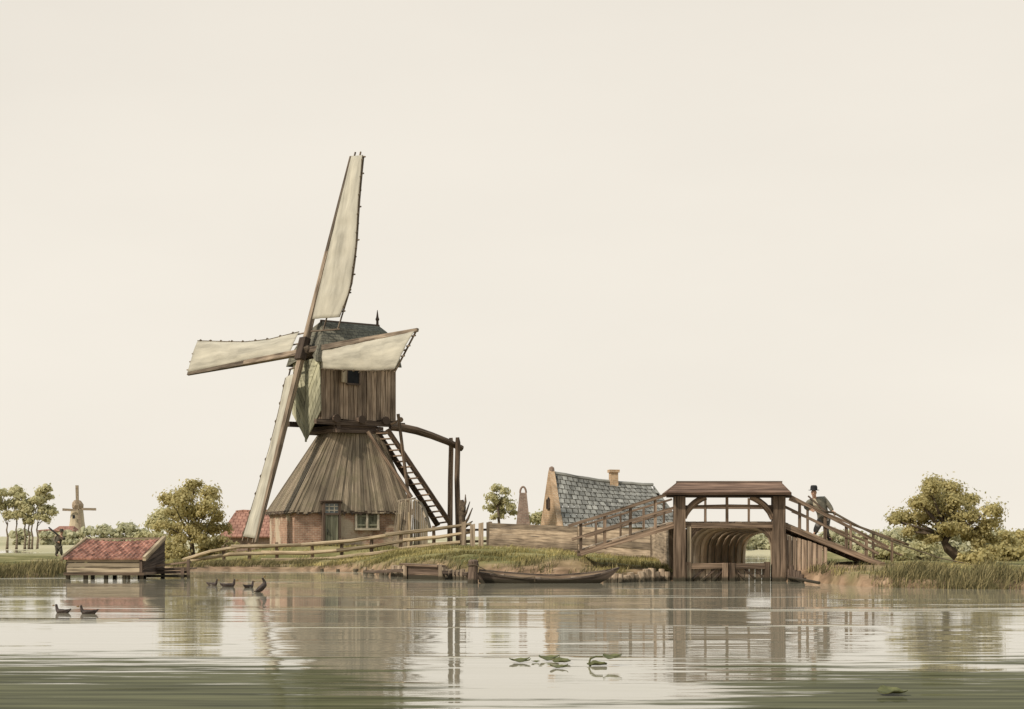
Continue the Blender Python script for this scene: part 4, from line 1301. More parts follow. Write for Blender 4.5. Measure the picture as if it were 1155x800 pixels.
def section(t, inn):
    x = bx0 + (bx1 - bx0) * t; h_ = max(hb(t) - inn, .008); s = shz(t); b_ = btz(t) + inn * 1.2
    b_ = min(b_, s - .02)
    return [Vector((x, BO + y * h_, z)) for y, z in ((-1, s), (-.92, s * .5 + b_ * .5), (-.72, b_), (0, b_ - .01), (.72, b_), (.92, s * .5 + b_ * .5), (1, s))]


def loft(mb, secs, rnd=.5):
    n0 = len(mb.v); w = len(secs[0])
    for s in secs: mb.v += s
    for i in range(len(secs) - 1):
        for j in range(w - 1):
            a = n0 + i * w + j
            mb.face((a, a + w, a + w + 1, a + 1), [(i * .2, j * .2), (i * .2 + .2, j * .2), (i * .2 + .2, j * .2 + .2), (i * .2, j * .2 + .2)], rnd)
    return n0


mb = MB()
n0 = loft(mb, [section(t, 0) for t in ts])
mb.face(tuple(n0 + j for j in range(7)), [(j * .1, 0) for j in range(7)], .4)
mb.build('hull', M['boat'], boat)
mb = MB(); n0 = loft(mb, [section(t, .035) for t in ts[:-1]])
mb.face(tuple(n0 + j for j in range(7)), [(j * .1, 0) for j in range(7)], .4)
mb.build('lining', M['boat_in'], boat)
for s in (0, 6):
    mb = MB()
    pts = [section(t, 0.01)[s] for t in ts]
    for a, b in zip(pts[:-1], pts[1:]): mb.beam(a, b + (b - a) * .05, .06, .045, rnd=.4)
    mb.build('gunwale', M['boat'], boat)
boat.rotation_euler[0] = .11
for t in (.16, .42, .68):
    c = section(t, .03); mb = MB(); mb.beam((c[0].x, c[0].y, shz(t) - .07), (c[6].x, c[6].y, shz(t) - .07), .18, .03); mb.build('thwart', M['boat_in'], boat)
mb = MB()
r0 = Vector((mq.x + .10, mq.y - .12, .55)); r1 = Vector((P(603, 0, BO).x, BO - .56, .20))
pts = [r0.lerp(r1, k / 14) - Vector((0, .02, .17 * math.sin(math.pi * k / 14))) for k in range(15)]
mb.tube(pts + [r1 + Vector((0, 0, -.14))], .016, n=5)
mb.tube([Vector((mq.x + .02 + .165 * math.cos(a), mq.y + .165 * math.sin(a), .55 + .01 * math.sin(a * 3))) for a in np.linspace(0, 6.28, 14)], .02, n=5)
tag(mb.build('mooring_rope', M['rope']), 'thin slack rope from the mooring post along the side of the boat', 'rope')

# ------------------------------------------------------------------ boathouse on stilts
HY = WY(653.5); HB = HY + 2.3
bh = root('boathouse', P(118, 653.5, HY), 'small plank boathouse on stilts in the water with a red pantile roof', 'boathouse')
zl = lambda py, Y=HY: H + (HZ - py) / F * Y
fx0, fx1 = P(76, 0, HY).x, P(160, 0, HY).x
bx_0, bx_1 = P(99, 0, HB).x, P(184.5, 0, HB).x
zf, ze_, zr = zl(646), zl(630), zl(609, HB)
mb = MB(); mb.boards((fx0, HY, zf), (fx1, HY, zf), (fx1, HY, ze_), (fx0, HY, ze_), 3, along='h', t=.04, gap=.02, proud=.03, nrm=(0, -1, 0)); mb.build('front_wall', M['pale_boards'], bh)
mb = MB(); mb.boards((bx_1, HB, zf), (fx1, HY, zf), (fx1, HY, ze_ - .03), (bx_1, HB, zr - .03), 6, along='h', t=.04, nrm=(1, 0, 0), gap=.02, proud=.02)
mb.build('side_wall', M['timber_dark'], bh)
mb = MB(); mb.boards((fx0, HY, zf), (bx_0, HB, zf), (bx_0, HB, zr - .03), (fx0, HY, ze_ - .03), 6, along='h', t=.04, nrm=(-1, 0, 0), gap=.02)
mb.build('side_wall', M['timber_dark'], bh)
mb = MB(); mb.boards((bx_0, HB, zf), (bx_1, HB, zf), (bx_1, HB, zr - .04), (bx_0, HB, zr - .04), 5, along='h', t=.04, nrm=(0, 1, 0)); mb.build('back_wall', M['timber_dark'], bh)
# pantile roof: one sheet with rounded rolls and stepped courses, a little sag in the ridge
mb = MB(); NC_, NR_ = 17, 8
rA, rB, rC, rD = Vector((fx0 - .10, HY - .14, ze_ - .03)), Vector((fx1 + .06, HY - .14, ze_ - .03)), Vector((bx_1 - .05, HB, zr + .02)), Vector((bx_0, HB, zr - .02))
for k in range(NR_):
    v0, v1 = k / NR_, (k + 1.12) / NR_
    for i in range(NC_):
        u0, u1 = i / NC_, (i + 1) / NC_
        q = lambda u, v: rA.lerp(rB, u).lerp(rD.lerp(rC, u), min(v, 1)) - Vector((0, 0, .07 * math.sin(math.pi * u) * v))
        rn = random.random()
        up = Vector((0, -.25, 1)) * .05
        prof_ = [(0, .2), (.2, .9), (.4, 1), (.65, .35), (1, .2)]
        for (s0_, z0_), (s1_, z1_) in zip(prof_[:-1], prof_[1:]):
            a, b = q(u0 + (u1 - u0) * s0_, v0), q(u0 + (u1 - u0) * s1_, v0)
            c, d = q(u0 + (u1 - u0) * s1_, v1), q(u0 + (u1 - u0) * s0_, v1)
            mb.hexa([a + up * (z0_ + .5), b + up * (z1_ + .5), b - up * .2, a - up * .2], [d + up * z0_, c + up * z1_, c - up * .3, d - up * .3], rn)
M['tile_plain'] = wood('red_clay_tile', (0.27, 0.125, 0.092), (0.47, 0.255, 0.185), streak=5)
rf = mb.build('roof', M['tile_plain'], bh)
mb = MB(); mb.beam(rB + Vector((.05, -.03, .02)), rC + Vector((.08, 0, .05)), .10, .14); mb.build('barge_board', M['pale_rail'], rf)
mb = MB(); mb.beam(rA + Vector((-.05, -.03, .02)), rD + Vector((-.05, 0, .05)), .08, .13); mb.build('barge_board', M['pale_rail'], rf)
mb = MB(); mb.beam(rD + Vector((-.05, .05, .04)), rC + Vector((.1, .05, .04)), .12, .06); mb.build('ridge_board', M['pale_boards'], rf)
mb = MB(); mb.beam((fx0 - .1, HY - .02, zf - .04), (fx1 + .1, HY - .02, zf - .04), .18, .09); mb.beam((fx1, HY, zf - .04), (bx_1, HB, zf - .04), .15, .09); mb.build('sill_beam', M['timber'], bh)
mb = MB(); mb.slab([(fx0, HY, zf - .02), (fx1, HY, zf - .02), (bx_1, HB, zf - .02), (bx_0, HB, zf - .02)], (0, 0, 1), .03); mb.build('floor', M['timber_dark'], bh)
for px in (76.5, 96, 119, 140, 145, 159.5):
    mb = MB(); q = P(px, 0, HY); mb.beam((q.x, HY + .04, -.7), (q.x, HY + .04, zf - .05), .12 if px != 145 else .07, .12, up=(0, 1, 0), jit=.012)
    mb.build('stilt', M['pale_boards'] if px in (76.5, 140) else M['timber'], bh)
for px in (105, 130, 158, 184):
    mb = MB(); q = P(px, 0, HB); mb.beam((q.x, HB - .05, -.7), (q.x, HB - .05, zf - .05), .12, .12, up=(0, 1, 0)); mb.build('stilt', M['timber_dark'], bh)
mb = MB(); q = P(159.5, 0, HY); mb.beam((q.x, HY - .06, zf - .1), (q.x, HY - .06, ze_), .09, .06, up=(0, 1, 0)); mb.build('corner_board', M['timber_dark'], bh)

jt = root('landing_stage', P(187, 655, 55.0), 'low dark plank landing stage with thin posts between the boathouse and the bank', 'jetty')
j0, j1 = P(161, 641, 56.3), P(214, 633, 56.0)
mb = MB(); mb.boards((j0.x, j0.y, .02), (j1.x, j1.y, .02), j1 - Vector((0, 0, .18)), j0 - Vector((0, 0, .02)), 3, along='h', t=.04, nrm=(0, -1, 0), gap=.03, proud=.03); mb.build('plank_side', M['timber_dark'], jt)
mb = MB(); mb.beam(j0 + Vector((0, -.04, .02)), j1 + Vector((.05, -.04, -.02)), .07, .06); mb.build('rail', M['timber'], jt)
for px, t, b, w in ((212.5, 631, 660, .085), (206, 641, 655, .10), (163, 638, 656, .09)):
    q = P(px, t, 55.9); mb = MB(); mb.beam((q.x, q.y, -.6), q, w, w, up=(0, 1, 0), jit=.01); mb.build('post', M['timber_dark'], jt)
mb = MB(); mb.boards((j0.x, j0.y + .05, j0.z - .12), (j1.x, j1.y + .05, j1.z - .28), (j1.x, j1.y + 1.3, j1.z - .28), (j0.x, j0.y + 1.3, j0.z - .12), 6, along='h', t=.04, nrm=(0, 0, 1)); mb.build('deck', M['timber'], jt)

# ------------------------------------------------------------------ cottage, kiln
be = math.radians(10.5)
LA, WDc = Vector((math.cos(be), math.sin(be), 0)), Vector((-math.sin(be), math.cos(be), 0))
NC = P(632, 593, 80); zev = NC.z; NC.z = 0
ct = root('cottage', Vector((NC.x + 2.5, NC.y + 2, .6)), 'small cottage with a steep blue-grey slate roof behind the board fence', 'cottage')
LC, WC = 5.85, 4.0
cp = lambda l, w, z: Vector((NC.x, NC.y, z)) + LA * l + WDc * w
zrl, zrr = 4.42, 3.85
mb = MB(); mb.hexa([cp(.05, 0, .3), cp(LC, 0, .3), cp(LC, WC, .3), cp(.05, WC, .3)], [cp(.05, 0, zev), cp(LC, 0, zev), cp(LC, WC, zev), cp(.05, WC, zev)], rnd=.5)
mb.uv = [[(v, u) for u, v in f] for f in mb.uv]
wl_ = mb.build('wall', M['brick_tan'], ct)
mb = MB(); mb.slab([cp(.12, -.10, .3), cp(.12, WC + .10, .3), cp(.12, WC + .14, zev - .1), cp(.12, WC * .5 + .16, zrl + .10), cp(.12, WC * .5, zrl + .22), cp(.12, WC * .5 - .16, zrl + .10), cp(.12, -.14, zev - .1)], -LA, .26)
gb = mb.build('gable', M['brick_tan'], ct)
mb = MB(); mb.tube([cp(0, WC * .5, zrl + .15), cp(0, WC * .5, zrl + .32), cp(0, WC * .5, zrl + .38)], [.14, .12, .04], n=8); mb.build('gable_stone', M['brick_grey'], gb)
gl = lambda w, z: cp(-.15, w, z)
for w0_, w1_, z0_, z1_ in ((1.70, 2.30, 2.75, 3.20), (1.35, 2.2, 1.0, 1.75)):
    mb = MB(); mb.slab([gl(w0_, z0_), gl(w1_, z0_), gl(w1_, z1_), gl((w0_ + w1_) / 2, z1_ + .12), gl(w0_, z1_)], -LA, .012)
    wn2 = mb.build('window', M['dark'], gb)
    mb = MB()
    for a, b in (((w0_, z0_), (w0_, z1_)), ((w1_, z0_), (w1_, z1_)), ((w0_, z0_), (w1_, z0_)), (((w0_ + w1_) / 2, z0_), ((w0_ + w1_) / 2, z1_))):
        mb.beam(gl(*a) - LA * .02, gl(*b) - LA * .02, .08, .08, up=LA)
    mb.build('frame', M['timber_dark'], wn2)
mb = MB()
sl_n = 19
for sgn, w0_ in ((1, -.22), (-1, WC + .22)):
    for k in range(11):                                       # courses, each a little proud of the next one up
        v0, v1 = k / 11, (k + 1.04) / 11
        a, b = cp(.1, w0_, zev - .12), cp(LC + .18, w0_, zev - .12)
        c, d = cp(LC - .75, WC / 2, zrr), cp(.1, WC / 2, zrl)
        q = lambda u, v: a.lerp(b, u).lerp(d.lerp(c, u), min(v, 1)) - Vector((0, 0, .10 * math.sin(math.pi * u) * v))
        nrm = Vector((-WDc.x * sgn, -WDc.y * sgn, .8)).normalized()
        for i in range(sl_n):
            u0, u1 = (i + .5 * (k % 2) - .5) / sl_n, (i + 1 + .5 * (k % 2) - .5) / sl_n
            u0, u1 = max(u0, 0), min(u1, 1)
            if u1 - u0 < .01: continue
            g = .004; li = random.uniform(0, .018)
            mb.hexa([q(u0 + g, v0), q(u1 - g, v0), q(u1 - g, v0) + nrm * (.06 + li), q(u0 + g, v0) + nrm * (.06 + li)],
                    [q(u0 + g, v1), q(u1 - g, v1), q(u1 - g, v1) + nrm * .03, q(u0 + g, v1) + nrm * .03], random.uniform(.22, .78))
mb.slab([cp(LC + .18, -.22, zev - .12), cp(LC + .18, WC + .22, zev - .12), cp(LC - .75, WC / 2, zrr)], LA + Vector((0, 0, .4)), .06)
M['slate_one'] = wood('blue_grey_slates', (0.165, 0.160, 0.146), (0.300, 0.293, 0.268), streak=4)
rf = mb.build('roof', M['slate_one'], ct)
mb = MB(); mb.tube([cp(.1 + (LC - .85) * k / 9, WC / 2, zrl + (zrr - zrl) * k / 9 + .06 - .1 * math.sin(math.pi * k / 9) + .02 * (k % 2)) for k in range(10)], .085, n=7); mb.build('ridge_tiles', M['slate_one'], rf)
kx = (P(693, 0, 82).x - NC.x) / LA.x + .36
mb = MB()
cc = cp(kx, WC / 2, 3.4)
hz_ = H + (HZ - 533) / F * 82.3
mb.hexa([cc + LA * x * .2 + WDc * y * .2 for x, y in ((-1, -1), (1, -1), (1, 1), (-1, 1))], [Vector((cc.x, cc.y, hz_)) + LA * x * .19 + WDc * y * .19 for x, y in ((-1, -1), (1, -1), (1, 1), (-1, 1))], .5)
mb.hexa([Vector((cc.x, cc.y, hz_)) + LA * x * .25 + WDc * y * .25 for x, y in ((-1, -1), (1, -1), (1, 1), (-1, 1))], [Vector((cc.x, cc.y, hz_ + .14)) + LA * x * .25 + WDc * y * .25 for x, y in ((-1, -1), (1, -1), (1, 1), (-1, 1))], .5)
mb.uv = [[(v, u) for u, v in f] for f in mb.uv]
mb.build('chimney', M['brick_tan'], rf)

kq = P(590, 592, 95); kq.z = .3
kl = root('brick_stack', kq, 'narrow tapering brick stack with an open hooped top between the small tree and the cottage', 'chimney stack')
zt_ = H + (HZ - 556) / F * 95
mb = MB()
for a0_, a1_, h0_, h1_ in ((.3, 1.9, .50, .40), (1.9, zt_, .40, .20)):
    mb.hexa([Vector((kq.x + x * h0_, kq.y + y * h0_, a0_)) for x, y in ((-1, -1), (1, -1), (1, 1), (-1, 1))], [Vector((kq.x + x * h1_, kq.y + y * h1_, a1_)) for x, y in ((-1, -1), (1, -1), (1, 1), (-1, 1))], .5)
mb.uv = [[(v, u) for u, v in f] for f in mb.uv]
mb.build('shaft', M['brick_grey'], kl)
mb = MB()
mb.tube([Vector((kq.x - .17 * math.cos(a), kq.y, zt_ - .02 + .36 * math.sin(a))) for a in np.linspace(0, math.pi, 11)], .055, n=6)
mb.build('hoop', M['brick_grey'], kl)
# ------------------------------------------------------------------ far mill and far houses
fq = P(87, 606, 310); fq.z = .3
fm = root('far_windmill', fq, 'small pale tower windmill far off behind the bushes at the left', 'windmill')
fp = lambda px, py, dy=0.0: P(px, py, 310 + dy)
mb = MB(); c0 = fp(87, 575)
mb.tube([Vector((c0.x, c0.y, z)) for z in (.3, 2.5, (c0.z + .3) / 2 + .8, c0.z)], [1.75, 1.62, 1.35, 1.12], n=12)
tw = mb.build('tower', M['far_stone'], fm)
mb = MB(); cpt = fp(87, 573); mb.tube([cpt + Vector((-.7, .9, 0)), cpt + Vector((0, .3, .5)), cpt + Vector((.3, -.6, .35)), cpt + Vector((.35, -1.2, .1))], [.5, 1.1, 1.05, .55], n=10); mb.build('cap', M['grey_boards'], fm)
for px, py in ((83.5, 583),):
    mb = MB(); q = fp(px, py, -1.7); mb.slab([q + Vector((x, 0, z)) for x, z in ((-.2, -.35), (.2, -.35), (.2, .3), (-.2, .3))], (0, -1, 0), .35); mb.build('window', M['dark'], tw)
hb2 = fp(88.5, 575, -1.6)
for tip, w in (((88, 547.5), .8), ((70.5, 574), .62), ((108.5, 575.5), .62), ((89.5, 601), .6)):
    e_ = fp(*tip, -1.6); d = (e_ - hb2).normalized(); s = d.cross(Vector((0, 1, 0))).normalized()
    mb = MB(); mb.beam(hb2, e_, .14, .14)
    arm = mb.build('sail', M['far_sail'], fm)
    mb = MB(); a, b = hb2.lerp(e_, .18), e_
    mb.slab([a - s * w * .15, b - s * w * .15, b + s * w * .6, a + s * w * .55], (0, -1, 0), .05); mb.build('sailcloth', M['far_sail'], arm)
for (x0, x1, yr, yv, yb2, Y, lab) in ((60, 82, 594, 599.5, 606, 280, 'far low house with a red roof beside the far windmill'), (43, 54, 597.5, 599, 605.5, 260, 'tiny far house with a thin red roof among the pale trees')):
    a, b = P(x0, yb2, Y), P(x1, yb2, Y); a.z = b.z = .25
    t = root('far_house', (a + b) / 2, lab, 'house')
    ze2, zr2 = P(x0, yv, Y).z, P(x0, yr, Y + 2).z
    bk = Vector((0, 4, 0))
    mb = MB(); mb.hexa([a, b, b + bk, a + bk], [Vector((p.x, p.y, ze2)) for p in (a, b, b + bk, a + bk)], .5); mb.build('wall', M['far_stone'], t)
    mb = MB()
    e0, e1 = Vector((a.x - .2, a.y - .3, ze2)), Vector((b.x + .2, b.y - .3, ze2)); m0, m1 = Vector((a.x + .5, a.y + 2, zr2)), Vector((b.x - .3, b.y + 2, zr2)); f0, f1 = e0 + Vector((0, 4.6, 0)), e1 + Vector((0, 4.6, 0))
    mb.slab([e0, e1, m1, m0], (0, -1, 1), .1); mb.slab([f0, f1, m1, m0], (0, 1, 1), .1); mb.slab([e0, m0, f0], (-1, 0, .3), .05); mb.slab([e1, m1, f1], (1, 0, .3), .05)
    mb.build('roof', M['far_roof'] if 'far_roof' in M else M['brick_red'], t)

# ------------------------------------------------------------------ trees
def gpx(px, Y):
    x = (px - CX) / F * Y
    return Vector((x, Y, gz(x, Y)))


# tree left of the mill
b_ = gpx(216, 84)
make_tree('broad_tree', 'broad olive brown tree beside the boathouse and the red barn', 'tree', b_,
          [b_, P(217, 622, 84), P(216.5, 614, 84), P(217.5, 606, 84)],
          px_clumps([(209, 553, 11), (222, 549, 9), (230, 558, 14), (197, 566, 13), (214, 565, 15), (241, 574, 14), (189, 579, 10), (203, 583, 15), (225, 582, 16), (247, 585, 9), (186, 594, 9), (199, 600, 12), (218, 598, 14), (238, 599, 13), (252, 596, 8), (207, 609, 8), (232, 609, 9)], 84, 1.3),
          9000, .165, M['leaf_tan'], M['bark'], r0=.15, spread=.29)
# tree at the right with leaning trunk
b_ = gpx(1084, 54)
make_tree('broad_tree', 'large spreading yellow green tree with a leaning forked trunk among the reeds', 'tree', b_,
          [b_, P(1079, 627, 54), P(1069, 619, 54), P(1065, 611, 54), P(1071, 603, 54)],
          px_clumps([(1044, 553, 13), (1063, 547, 12), (1078, 557, 15), (1053, 565, 15), (1036, 570, 11), (1098, 566, 13), (1109, 578, 12), (1022, 585, 13), (1008, 589, 8), (1042, 585, 14), (1066, 580, 16), (1088, 583, 15), (1113, 592, 12), (1104, 602, 13), (1060, 597, 12), (1080, 598, 11), (1034, 599, 9), (1020, 601, 7), (1048, 606, 8), (1117, 610, 9), (1100, 616, 8), (1112, 622, 8), (1048, 609, 8), (1090, 607, 10), (1030, 570, 10), (1072, 568, 12)], 54, 1.1),
          17000, .105, M['leaf_tan'], M['bark'], r0=.19, spread=.31)
# pollard-like group across the canal
far6 = [(8, [(3, 558, 7), (2, 572, 8), (9, 582, 7), (-6, 566, 9)]), (18.5, [(17, 555, 7), (23, 560, 7), (15, 570, 7), (18, 582, 6)]), (28, [(27, 570, 7), (24, 580, 6), (31, 585, 5)]),
        (32.5, [(34, 575, 6), (33, 588, 5), (37, 567, 5)]), (36, [(46, 556, 7), (53, 553, 6), (44, 566, 7), (54, 562, 5)]), (42, [(48, 575, 7), (57, 577, 6), (51, 586, 6), (42, 583, 5)])]
labs = ['pale tree at the edge beyond the canal, leftmost of the thin trunked group', 'pale thin tree beyond the canal with a crooked trunk and a rounded top', 'low pale thin tree in the middle of the group beyond the canal',
        'slender pale tree with the narrowest crown in the group beyond the canal', 'tallest pale tree of the group beyond the canal, its crown leaning right', 'pale tree beyond the canal nearest to the far windmill']
for (px, cl), lab in zip(far6, labs):
    b_ = gpx(px, 174)
    make_tree('slender_tree', lab, 'tree', b_, [b_, P(px + .8, 606, 174), P(px - .6, 598, 174), P(px + .8, 590, 174)], px_clumps(cl, 174, .5), 1500, .34, M['leaf_pale'], M['bark_pale'], 'thin trees beyond the canal', r0=.11, sub=9)


def bush(name, label, px, Y, cl, n, leaf, mat, group=None, depth=.6, r0=.07):
    b_ = gpx(px, Y)
    gpy = HZ - (gpx(px, Y).z - H) * F / Y
    cl = [(a, b2, r * 1.12) for a, b2, r in cl] + [(a, gpy - r * .55, r * 1.05) for a, b2, r in cl if 'tree' not in name and gpy - b2 > r * .9]
    tops = px_clumps(cl, Y, depth)
    c = Vector(tops[0][0])
    make_tree(name, label, 'tree' if 'tree' in name else 'bush', b_, [b_, b_.lerp(c, .35), b_.lerp(c, .7)], tops, n, leaf, mat, M['bark'], group, r0=r0, sub=10, spread=.33)


bush('small_tree', 'pale small tree behind the broad tree, its crown showing above the boathouse', 176, 130, [(176, 588, 9), (184, 581, 8), (170, 594, 6), (188, 592, 8)], 1800, .26, M['leaf_pale'], r0=.12)
bush('shrub', 'low olive shrub at the foot of the broad tree by the landing stage', 200, 82.5, [(196, 622, 9), (188, 618, 8), (206, 623, 8), (200, 613, 8)], 1800, .17, M['leaf_tan'])
bush('shrub', 'low yellowish shrub between the broad tree and the red barn', 240, 86, [(240, 616, 9), (250, 613, 8), (232, 618, 8), (262, 616, 6)], 1800, .17, M['leaf_tan'])
bush('shrub', 'pale green bush behind the right end of the boathouse roof', 166, 105, [(166, 607, 8), (176, 605, 8), (158, 609, 6), (186, 609, 7)], 1500, .2, M['leaf_pale'])
bush('small_tree', 'small airy pale tree on its own behind the board fence beside the brick stack', 565, 98, [(560, 552, 5), (568, 555, 5), (555, 563, 6), (569, 565, 6), (561, 571, 7), (552, 574, 5), (575, 573, 6), (565, 582, 6), (579, 579, 4), (557, 584, 4)], 1500, .22, M['leaf_pale'], r0=.11)
bush('shrub', 'small pale bush between the brick stack and the cottage gable', 604, 99, [(604, 585, 7), (610, 583, 6), (600, 589, 5), (609, 590, 6)], 1000, .22, M['leaf_pale'])
# far bushes along the meadow at the left
fb = [(101, 603, [(100, 600, 6), (95, 602, 5), (90, 604, 4)], 'far pale bush at the foot of the far windmill'), (117, 603, [(117, 598, 7), (122, 601, 6), (111, 601, 5)], 'round far pale bush right of the far windmill'),
      (142, 603, [(141, 596, 8), (147, 599, 7), (136, 600, 6)], 'largest round far bush above the middle of the boathouse roof'), (158, 604, [(157, 602, 5), (163, 602, 5)], 'low far bush above the right half of the boathouse roof'),
      (75, 604, [(76, 603, 5), (70, 604, 4), (82, 604, 4)], 'low far bush in front of the far red roofed house'), (27, 604, [(24, 602, 5), (31, 603, 4), (18, 603, 4)], 'low far bush seen between the thin trunks beyond the canal'),
      (50, 605, [(50, 604, 4), (56, 604, 4)], 'low far bush left of the far red roofed house'), (129, 604, [(129, 603, 4), (133, 604, 4)], 'lowest far bush between two round bushes behind the boathouse')]
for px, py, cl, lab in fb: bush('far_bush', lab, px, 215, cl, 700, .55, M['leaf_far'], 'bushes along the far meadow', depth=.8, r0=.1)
# right-hand bushes
for px, Y, cl, lab in ((1000, 60, [(996, 624, 8), (1006, 620, 9), (988, 628, 7), (1014, 624, 8)], 'pale bush behind the lower end of the right ramp'),
                       (1040, 61, [(1032, 620, 9), (1044, 618, 10), (1056, 621, 9), (1024, 625, 8)], 'pale bush between the right ramp and the spreading tree'),
                       (1100, 53, [(1092, 631, 8), (1102, 629, 9), (1112, 632, 8), (1084, 634, 6)], 'dark low bush at the foot of the spreading tree'),
                       (1133, 60, [(1128, 612, 8), (1134, 605, 7), (1140, 616, 10), (1130, 624, 11), (1145, 628, 10), (1120, 628, 8)], 'olive bush tree behind the spreading tree'),
                       (1156, 66, [(1154, 605, 8), (1150, 614, 8), (1160, 612, 10), (1156, 624, 11)], 'olive bush cut off by the right edge of the picture'),
                       (965, 75, [(960, 632, 6), (970, 629, 7), (950, 633, 6), (980, 630, 6)], 'small pale bush seen under the railing of the right ramp')):
    bush('bush', lab, px, Y, cl, 2200, .14, M['leaf_pale'] if 'pale' in lab else M['leaf_tan'], depth=.5)
for px, lab in ((948, 'pale far hedge bush showing below the railing next to the man'), (1010, 'pale far hedge bush above the low end of the right ramp'), (1062, 'pale far hedge bush behind the trunk of the spreading tree'), (1118, 'pale far hedge bush at the right edge of the spreading tree')):
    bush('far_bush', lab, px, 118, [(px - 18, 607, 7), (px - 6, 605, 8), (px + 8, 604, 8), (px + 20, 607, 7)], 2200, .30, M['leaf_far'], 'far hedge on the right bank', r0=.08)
# trees seen through the culvert
for px, Y, cl, lab in ((838, 136, [(836, 612, 6), (842, 608, 6), (832, 616, 5)], 'pale far bush seen through the culvert beside its boarded wall'), (850, 138, [(850, 610, 6), (855, 606, 6), (847, 616, 5)], 'taller far bush seen through the middle of the culvert opening'),
                       (865, 137, [(862, 611, 6), (868, 607, 7), (872, 613, 6)], 'far bush seen through the culvert beside the right bridge post')):
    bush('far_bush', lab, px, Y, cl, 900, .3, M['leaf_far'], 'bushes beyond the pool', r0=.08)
# dead pollard by the tail posts
dq = gpx(523, 78)
mb = MB()
mb.tube([dq - Vector((0, 0, .2)), P(522, 600, 78), P(521.5, 588, 78), P(522, 572, 78), P(521, 564, 78)], [.16, .15, .14, .16, .07], n=9, wob=.15)
for pts in ([(522, 586), (526, 578), (530, 566)], [(522, 594), (528, 585), (533, 573)], [(522, 597), (529, 591), (533, 588)], [(522, 578), (519, 570), (518, 560)], [(522, 576), (525, 566), (525, 558)]):
    mb.tube([P(x, y, 78 + random.uniform(-.2, .2)) for x, y in pts], [.08, .055, .02], n=6, wob=.1)
tag(mb.build('dead_pollard', M['bark'], origin=tuple(dq)), 'bare stump with short broken branches beside the tail posts of the mill', 'dead tree')

# ------------------------------------------------------------------ reeds and grass
def blades(name, base, hgt, wid, lean, mat, kind='stuff', rnd=None):
    n = len(base)
    ang = RNG.uniform(0, 2 * math.pi, n)
    side = np.stack([np.cos(ang), np.sin(ang), np.zeros(n)], 1)
    la = RNG.uniform(0, 2 * math.pi, n)
    ld = np.stack([np.cos(la), np.sin(la), np.zeros(n)], 1) * (RNG.uniform(0, 1, n) * lean)[:, None] + np.array([lean * .35, 0, 0])
    up = np.array([0, 0, 1.0])
    h_ = hgt[:, None]
    w_ = wid[:, None]
    p1 = base + (up * .55 + ld * .25) * h_
    p2 = base + (up * (1 - .25 * lean) + ld) * h_
    V = np.stack([base - side * w_ / 2, base + side * w_ / 2, p1 + side * w_ * .4, p1 - side * w_ * .4, p2 + side * w_ * .06, p2 - side * w_ * .06], 1).reshape(-1, 3)
    i0 = np.arange(n)[:, None] * 6
    Fq = np.concatenate([i0 + np.array([[0, 1, 2, 3]]), i0 + np.array([[3, 2, 4, 5]])], 1).reshape(-1, 4)
    me = bpy.data.meshes.new(name)
    me.vertices.add(len(V)); me.vertices.foreach_set('co', V.astype(np.float32).ravel())
    me.loops.add(Fq.size); me.loops.foreach_set('vertex_index', Fq.astype(np.int32).ravel())
    me.polygons.add(len(Fq)); me.polygons.foreach_set('loop_start', np.arange(0, Fq.size, 4, dtype=np.int32))
    me.update(calc_edges=True)
    rnd = RNG.uniform(0, 1, n) if rnd is None else rnd
    at = me.attributes.new('rnd', 'FLOAT', 'FACE'); at.data.foreach_set('value', np.repeat(np.clip(rnd, 0, 1), 2).astype(np.float32))
    me.materials.append(mat)
    o = bpy.data.objects.new(name, me); COL.objects.link(o); o['kind'] = kind
    return o


def scatter(n, x0, x1, t0, t1, power=1.0):
    x = RNG.uniform(x0, x1, n); t = t0 + (t1 - t0) * RNG.uniform(0, 1, n) ** power
    y = np.interp(x, _sx, _sy) + t
    z = ground_z(x, y)
    return x, y, z, t


def clumpy(x, y, s, seed):
    return np.array([noise.noise(Vector((a * s, b_2 * s, seed))) for a, b_2 in zip(x, y)])


# reeds at the right bank and at the far left, thick at the water's edge
x, y, z, t = scatter(15000, 9.9, 19.5, -.35, 1.9, 1.2)
den = clumpy(x, y, 1.0, 5)
keep = (RNG.uniform(0, 1, len(x)) < .65 + den) & (x > 9.9 + 1.2 * RNG.uniform(0, 1, len(x)) ** 2 + t * .25)
x, y, z, t = x[keep], y[keep], z[keep], t[keep]
hh = (RNG.uniform(.20, .58, len(x)) + .28 * clumpy(x, y, .8, 2)) * np.clip((x - 9.3) / 1.3, .45, 1)
blades('reeds', np.stack([x, y, z - .05], 1), np.clip(hh, .2, 1.1), RNG.uniform(.010, .028, len(x)), .60, M['reed'])['label'] = 'dense green reeds along the right bank'
x, y, z, t = scatter(9000, -24, -14.6, -.3, 2.6, 1.1)
keep = x < -14.9 - .25 * RNG.uniform(0, 1, len(x)) - t * .02
x, y, z, t = x[keep], y[keep], z[keep], t[keep]
hh = np.clip(RNG.uniform(.22, .50, len(x)) + .25 * clumpy(x, y, .7, 8) + np.clip((-17.5 - x) * .1, 0, .25), .15, .9)
blades('reeds', np.stack([x, y, z - .05], 1), hh, RNG.uniform(.014, .034, len(x)), .4, M['reed'])['label'] = 'dark green reeds along the left bank'
